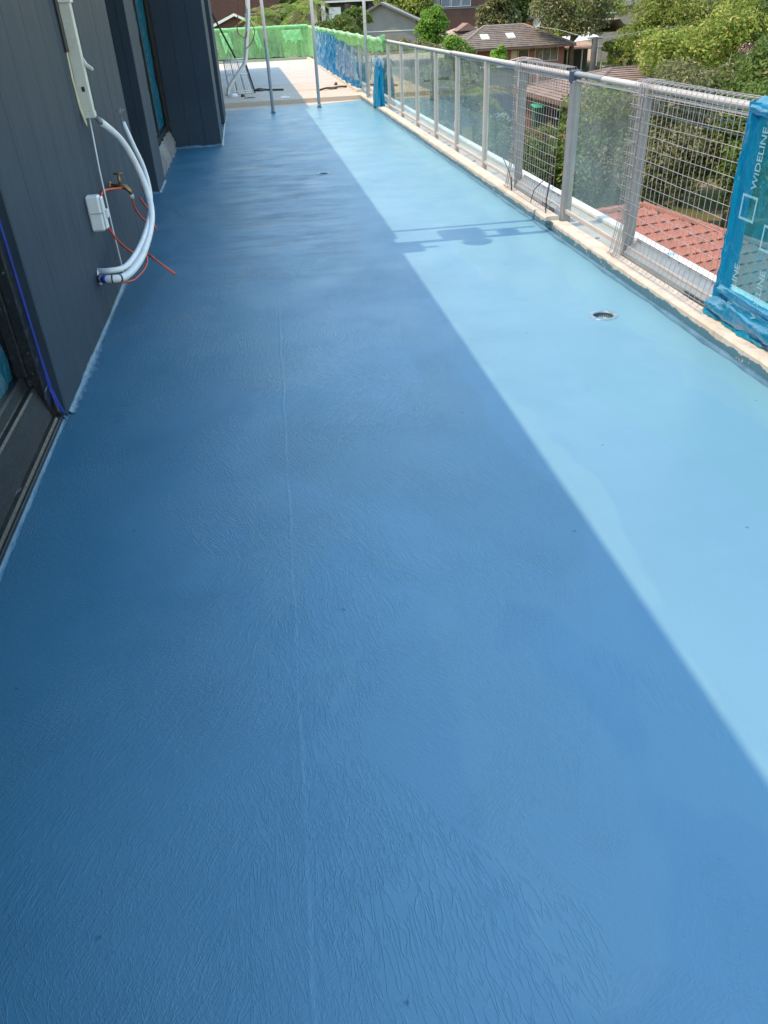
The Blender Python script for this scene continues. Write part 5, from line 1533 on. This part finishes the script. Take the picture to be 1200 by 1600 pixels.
for u in (.1, 3.2): lbox(MB(), F, u, u + .1, .1, .2, gz(31, 82) - .2, -2.14 + u * .08).build("post", M_WHITE, C2)

# --- utility pole and wires
U = thing("utility_pole", (20.4, 50, gz(20.4, 50)), "dark timber utility pole in front of the yellow green tree", "utility pole")
MB().tube([(20.4, 50, gz(20.4, 50) - .2), (20.4, 50, -.38)], [.2, .17], 12).build("shaft", plain("weathered_pole", (0.05, 0.05, 0.05), 0.85, 0.25, 3, bump=.3), U, True)
MB().cbox(19.95, 20.85, 49.9, 50.1, -.46, -.38, .01).build("cap_plate", M_DKPOST, U)
tag(MB().tube([(20.3, 50.0, -.5), (23.2, 64, -.35), (25.9, 78, -.4)], .018, 5).build("overhead_wire", M_GALV, None), "overhead wire from the utility pole to the skylight house", "wire", "overhead wires")
tag(MB().tube([(20.5, 50.0, -.5), (30, 52, .2), (45, 55, 1.2)], .018, 5).build("overhead_wire", M_GALV, None), "overhead wire from the utility pole across the garden trees", "wire", "overhead wires")
U2 = thing("antenna_pole", (34.2, 103, gz(34, 103)), "slim grey pole against the grey metal roof", "pole")
MB().tube([(33.9, 100, gz(34, 100)), (33.9, 100, 3.5)], .09, 8).build("shaft", M_ALU, U2, True)

# --- yard things behind the mesh and glass
def bin_(x, y, z0, lid, body, label):
    t = thing("wheelie_bin", (x, y, z0), label, "bin", "wheelie bins")
    MB().add([(x - .22, y - .25, z0), (x + .22, y - .25, z0), (x + .22, y + .25, z0), (x - .22, y + .25, z0), (x - .29, y - .35, z0 + .92), (x + .29, y - .35, z0 + .92), (x + .29, y + .33, z0 + .98), (x - .29, y + .33, z0 + .98)],
             [(0, 3, 2, 1), (0, 1, 5, 4), (1, 2, 6, 5), (2, 3, 7, 6), (3, 0, 4, 7)]).build("body", body, t)
    MB().add([(x - .31, y - .4, z0 + .93), (x + .31, y - .4, z0 + .93), (x + .31, y + .36, z0 + .99), (x - .31, y + .36, z0 + .99), (x - .27, y - .3, z0 + 1.0), (x + .27, y - .3, z0 + 1.0), (x + .27, y + .3, z0 + 1.06), (x - .27, y + .3, z0 + 1.06)],
             [(4, 5, 6, 7), (0, 1, 5, 4), (1, 2, 6, 5), (2, 3, 7, 6), (3, 0, 4, 7), (0, 3, 2, 1)]).build("lid", lid, t)
    for s_ in (-1, 1):
        MB().lathe([(.001, -.03), (.1, -.03), (.1, .03), (.001, .03)], (x + .22 * s_, y + .27, z0 + .1), 12, 'x').build("wheel", M_BLACK, t)
M_BING = plain("bin_green", (0.02, 0.09, 0.05), 0.5)
M_LIDG = plain("lid_green", (0.02, 0.30, 0.16), 0.5)
M_LIDY = plain("lid_yellow", (0.62, 0.50, 0.06), 0.5)
bin_(15.0, 43.6, -4.05, M_LIDG, M_BING, "green wheelie bin with green lid against the brown tiled house")
bin_(22.3, 61.0, -3.95, M_LIDY, M_BING, "wheelie bin with bright yellow lid in the yard, left one")
bin_(23.4, 61.6, -4.15, M_LIDY, M_BING, "wheelie bin with yellow lid right behind the dark grey post")
struct(MB().grid(lambda u, v: (17 + 7 * u, 50 + 16 * v, gz(17 + 7 * u, 50 + 16 * v) + .15), 4, 6).build("lawn", M_LAWN), "small sunlit lawn in front of the skylight house")
FN = thing("metal_fence", (16, 55, gz(16, 55)), "dark grey metal yard fence with pale top rail behind the glass", "fence")
for k in range(8):
    MB().cbox(12.6 + k * .7, 13.28 + k * .7, 55.0, 55.04, gz(15, 55) - .2, -1.98, .004).build("fence_panel", plain("fence_grey", (0.10, 0.115, 0.13), 0.6), FN)
MB().cbox(12.5, 18.3, 54.97, 55.07, -1.975, -1.88, .01).build("top_rail", M_WHITEW, FN)
for k in range(3): MB().cbox(13.2 + k * 2.1, 13.27 + k * 2.1, 54.9, 54.968, gz(15, 55) - .2, -1.98, .004).build("post", M_WHITEW, FN)
def tarp(u, v):
    x = 11.2 + 2.6 * u; y = 40.5 + 3.6 * v
    h = math.sin(math.pi * u) ** .5 * math.sin(math.pi * v) ** .5 if 0 < u < 1 and 0 < v < 1 else 0
    return (x, y, gz(12, 42) - .1 + h * (2.7 + .15 * wob(x * 3 + y)) + .08 * wob(x * 2 - y * 3))
tag(MB().grid(tarp, 24, 24).build("tarpaulin", plain("grey_tarp", (0.30, 0.33, 0.36), 0.5, 0.15, 2, bump=.3, bscale=3), None, True), "grey tarpaulin covering a mound behind the glass left of the mesh", "tarpaulin")
for i, (x, y, w_, d_) in enumerate(((11.4, 33.6, .9, .5), (12.4, 33.0, .8, .45), (13.2, 32.4, .7, .5))):
    z0 = gz(x, y)
    tag(MB().cbox(x - w_ / 2, x + w_ / 2, y - d_ / 2, y + d_ / 2, z0, z0 + 1.6 - .2 * i, .05).build("garden_sheet", plain("pale_blue_sheet", (0.42, 0.50, 0.58), 0.5, .2, 3), None),
        ("pale blue grey board in the weeds behind the farther mesh, leftmost", "pale blue grey board in the weeds behind the farther mesh, middle one", "pale blue grey board in the weeds behind the farther mesh, rightmost")[i], "board", "pale boards in the weeds")
AR = thing("pink_play_arch", (21.0, 65, gz(21, 65)), "pink play arch on the lawn before the skylight house", "play arch")
MB().tube(smooth_path([(19.9, 64.5, gz(21, 65)), (20.0, 64.5, -2.6), (20.7, 64.5, -2.2), (21.6, 64.5, -2.15), (22.4, 64.5, -2.6), (22.6, 64.5, gz(21, 65))]), .055, 8).build("hoop", plain("pink_plastic", (0.55, 0.36, 0.36), 0.5), AR, True)
MB().tube(smooth_path([(19.9, 66, gz(21, 65)), (20.0, 66, -2.6), (20.7, 66, -2.2), (21.6, 66, -2.15), (22.4, 66, -2.6), (22.6, 66, gz(21, 65))]), .055, 8).build("hoop", plain("pink_plastic", (0.55, 0.36, 0.36), 0.5), AR, True)
PF = thing("picket_fence", (19.8, 60, gz(20, 60)), "low pinkish picket fence along the small lawn", "fence")
for k in range(26):
    MB().cbox(17.6 + k * .2, 17.72 + k * .2, 60 + .02 * k, 60.03 + .02 * k, gz(20, 60) - .1, -3.0 + .02 * k, .004).build("picket", plain("pink_picket", (0.42, 0.28, 0.25), 0.7), PF)
MB().cbox(17.5, 22.8, 60.56, 60.6, -3.5, -3.4, .004).build("fence_rail", plain("pink_picket", (0.42, 0.28, 0.25), 0.7), PF)
MC = thing("motorcycle", (31.2, 73, gz(31, 73)), "dark motorcycle parked before the carport", "motorcycle")
zm = -4.55
for xx in (30.5, 31.8): MB().lathe([(.18, -.06), (.32, -.06), (.34, 0), (.32, .06), (.18, .06)], (xx, 73, zm + .34), 18, 'y').build("wheel", M_BLACK, MC, True)
MB().tube([(30.5, 73, zm + .34), (30.75, 73, zm + .8), (31.2, 73, zm + .85), (31.9, 73, zm + .75)], [.06, .2, .22, .10], 8).build("body", M_BLACK, MC, True)
MB().tube([(30.75, 72.7, zm + 1.05), (30.72, 73, zm + 1.0), (30.75, 73.3, zm + 1.05)], .03, 6).build("handlebar", M_STEEL, MC, True)
MB().tube([(31.2, 73, zm + .95), (31.8, 73, zm + 1.0)], [.14, .10], 8).build("seat", M_DEBRIS, MC, True)
tag(MB().add([(32.2, 72.6, zm + .05), (32.9, 72.6, zm + .05), (32.9, 73.1, zm + .05), (32.2, 73.1, zm + .05), (32.1, 72.5, zm + .5), (33.0, 72.5, zm + .5), (33.0, 73.2, zm + .5), (32.1, 73.2, zm + .5)], [(0, 3, 2, 1), (0, 1, 5, 4), (1, 2, 6, 5), (2, 3, 7, 6), (3, 0, 4, 7)]).build("red_tub", plain("red_plastic", (0.5, 0.03, 0.03), 0.5), None), "red tub on the ground right of the motorcycle", "tub")
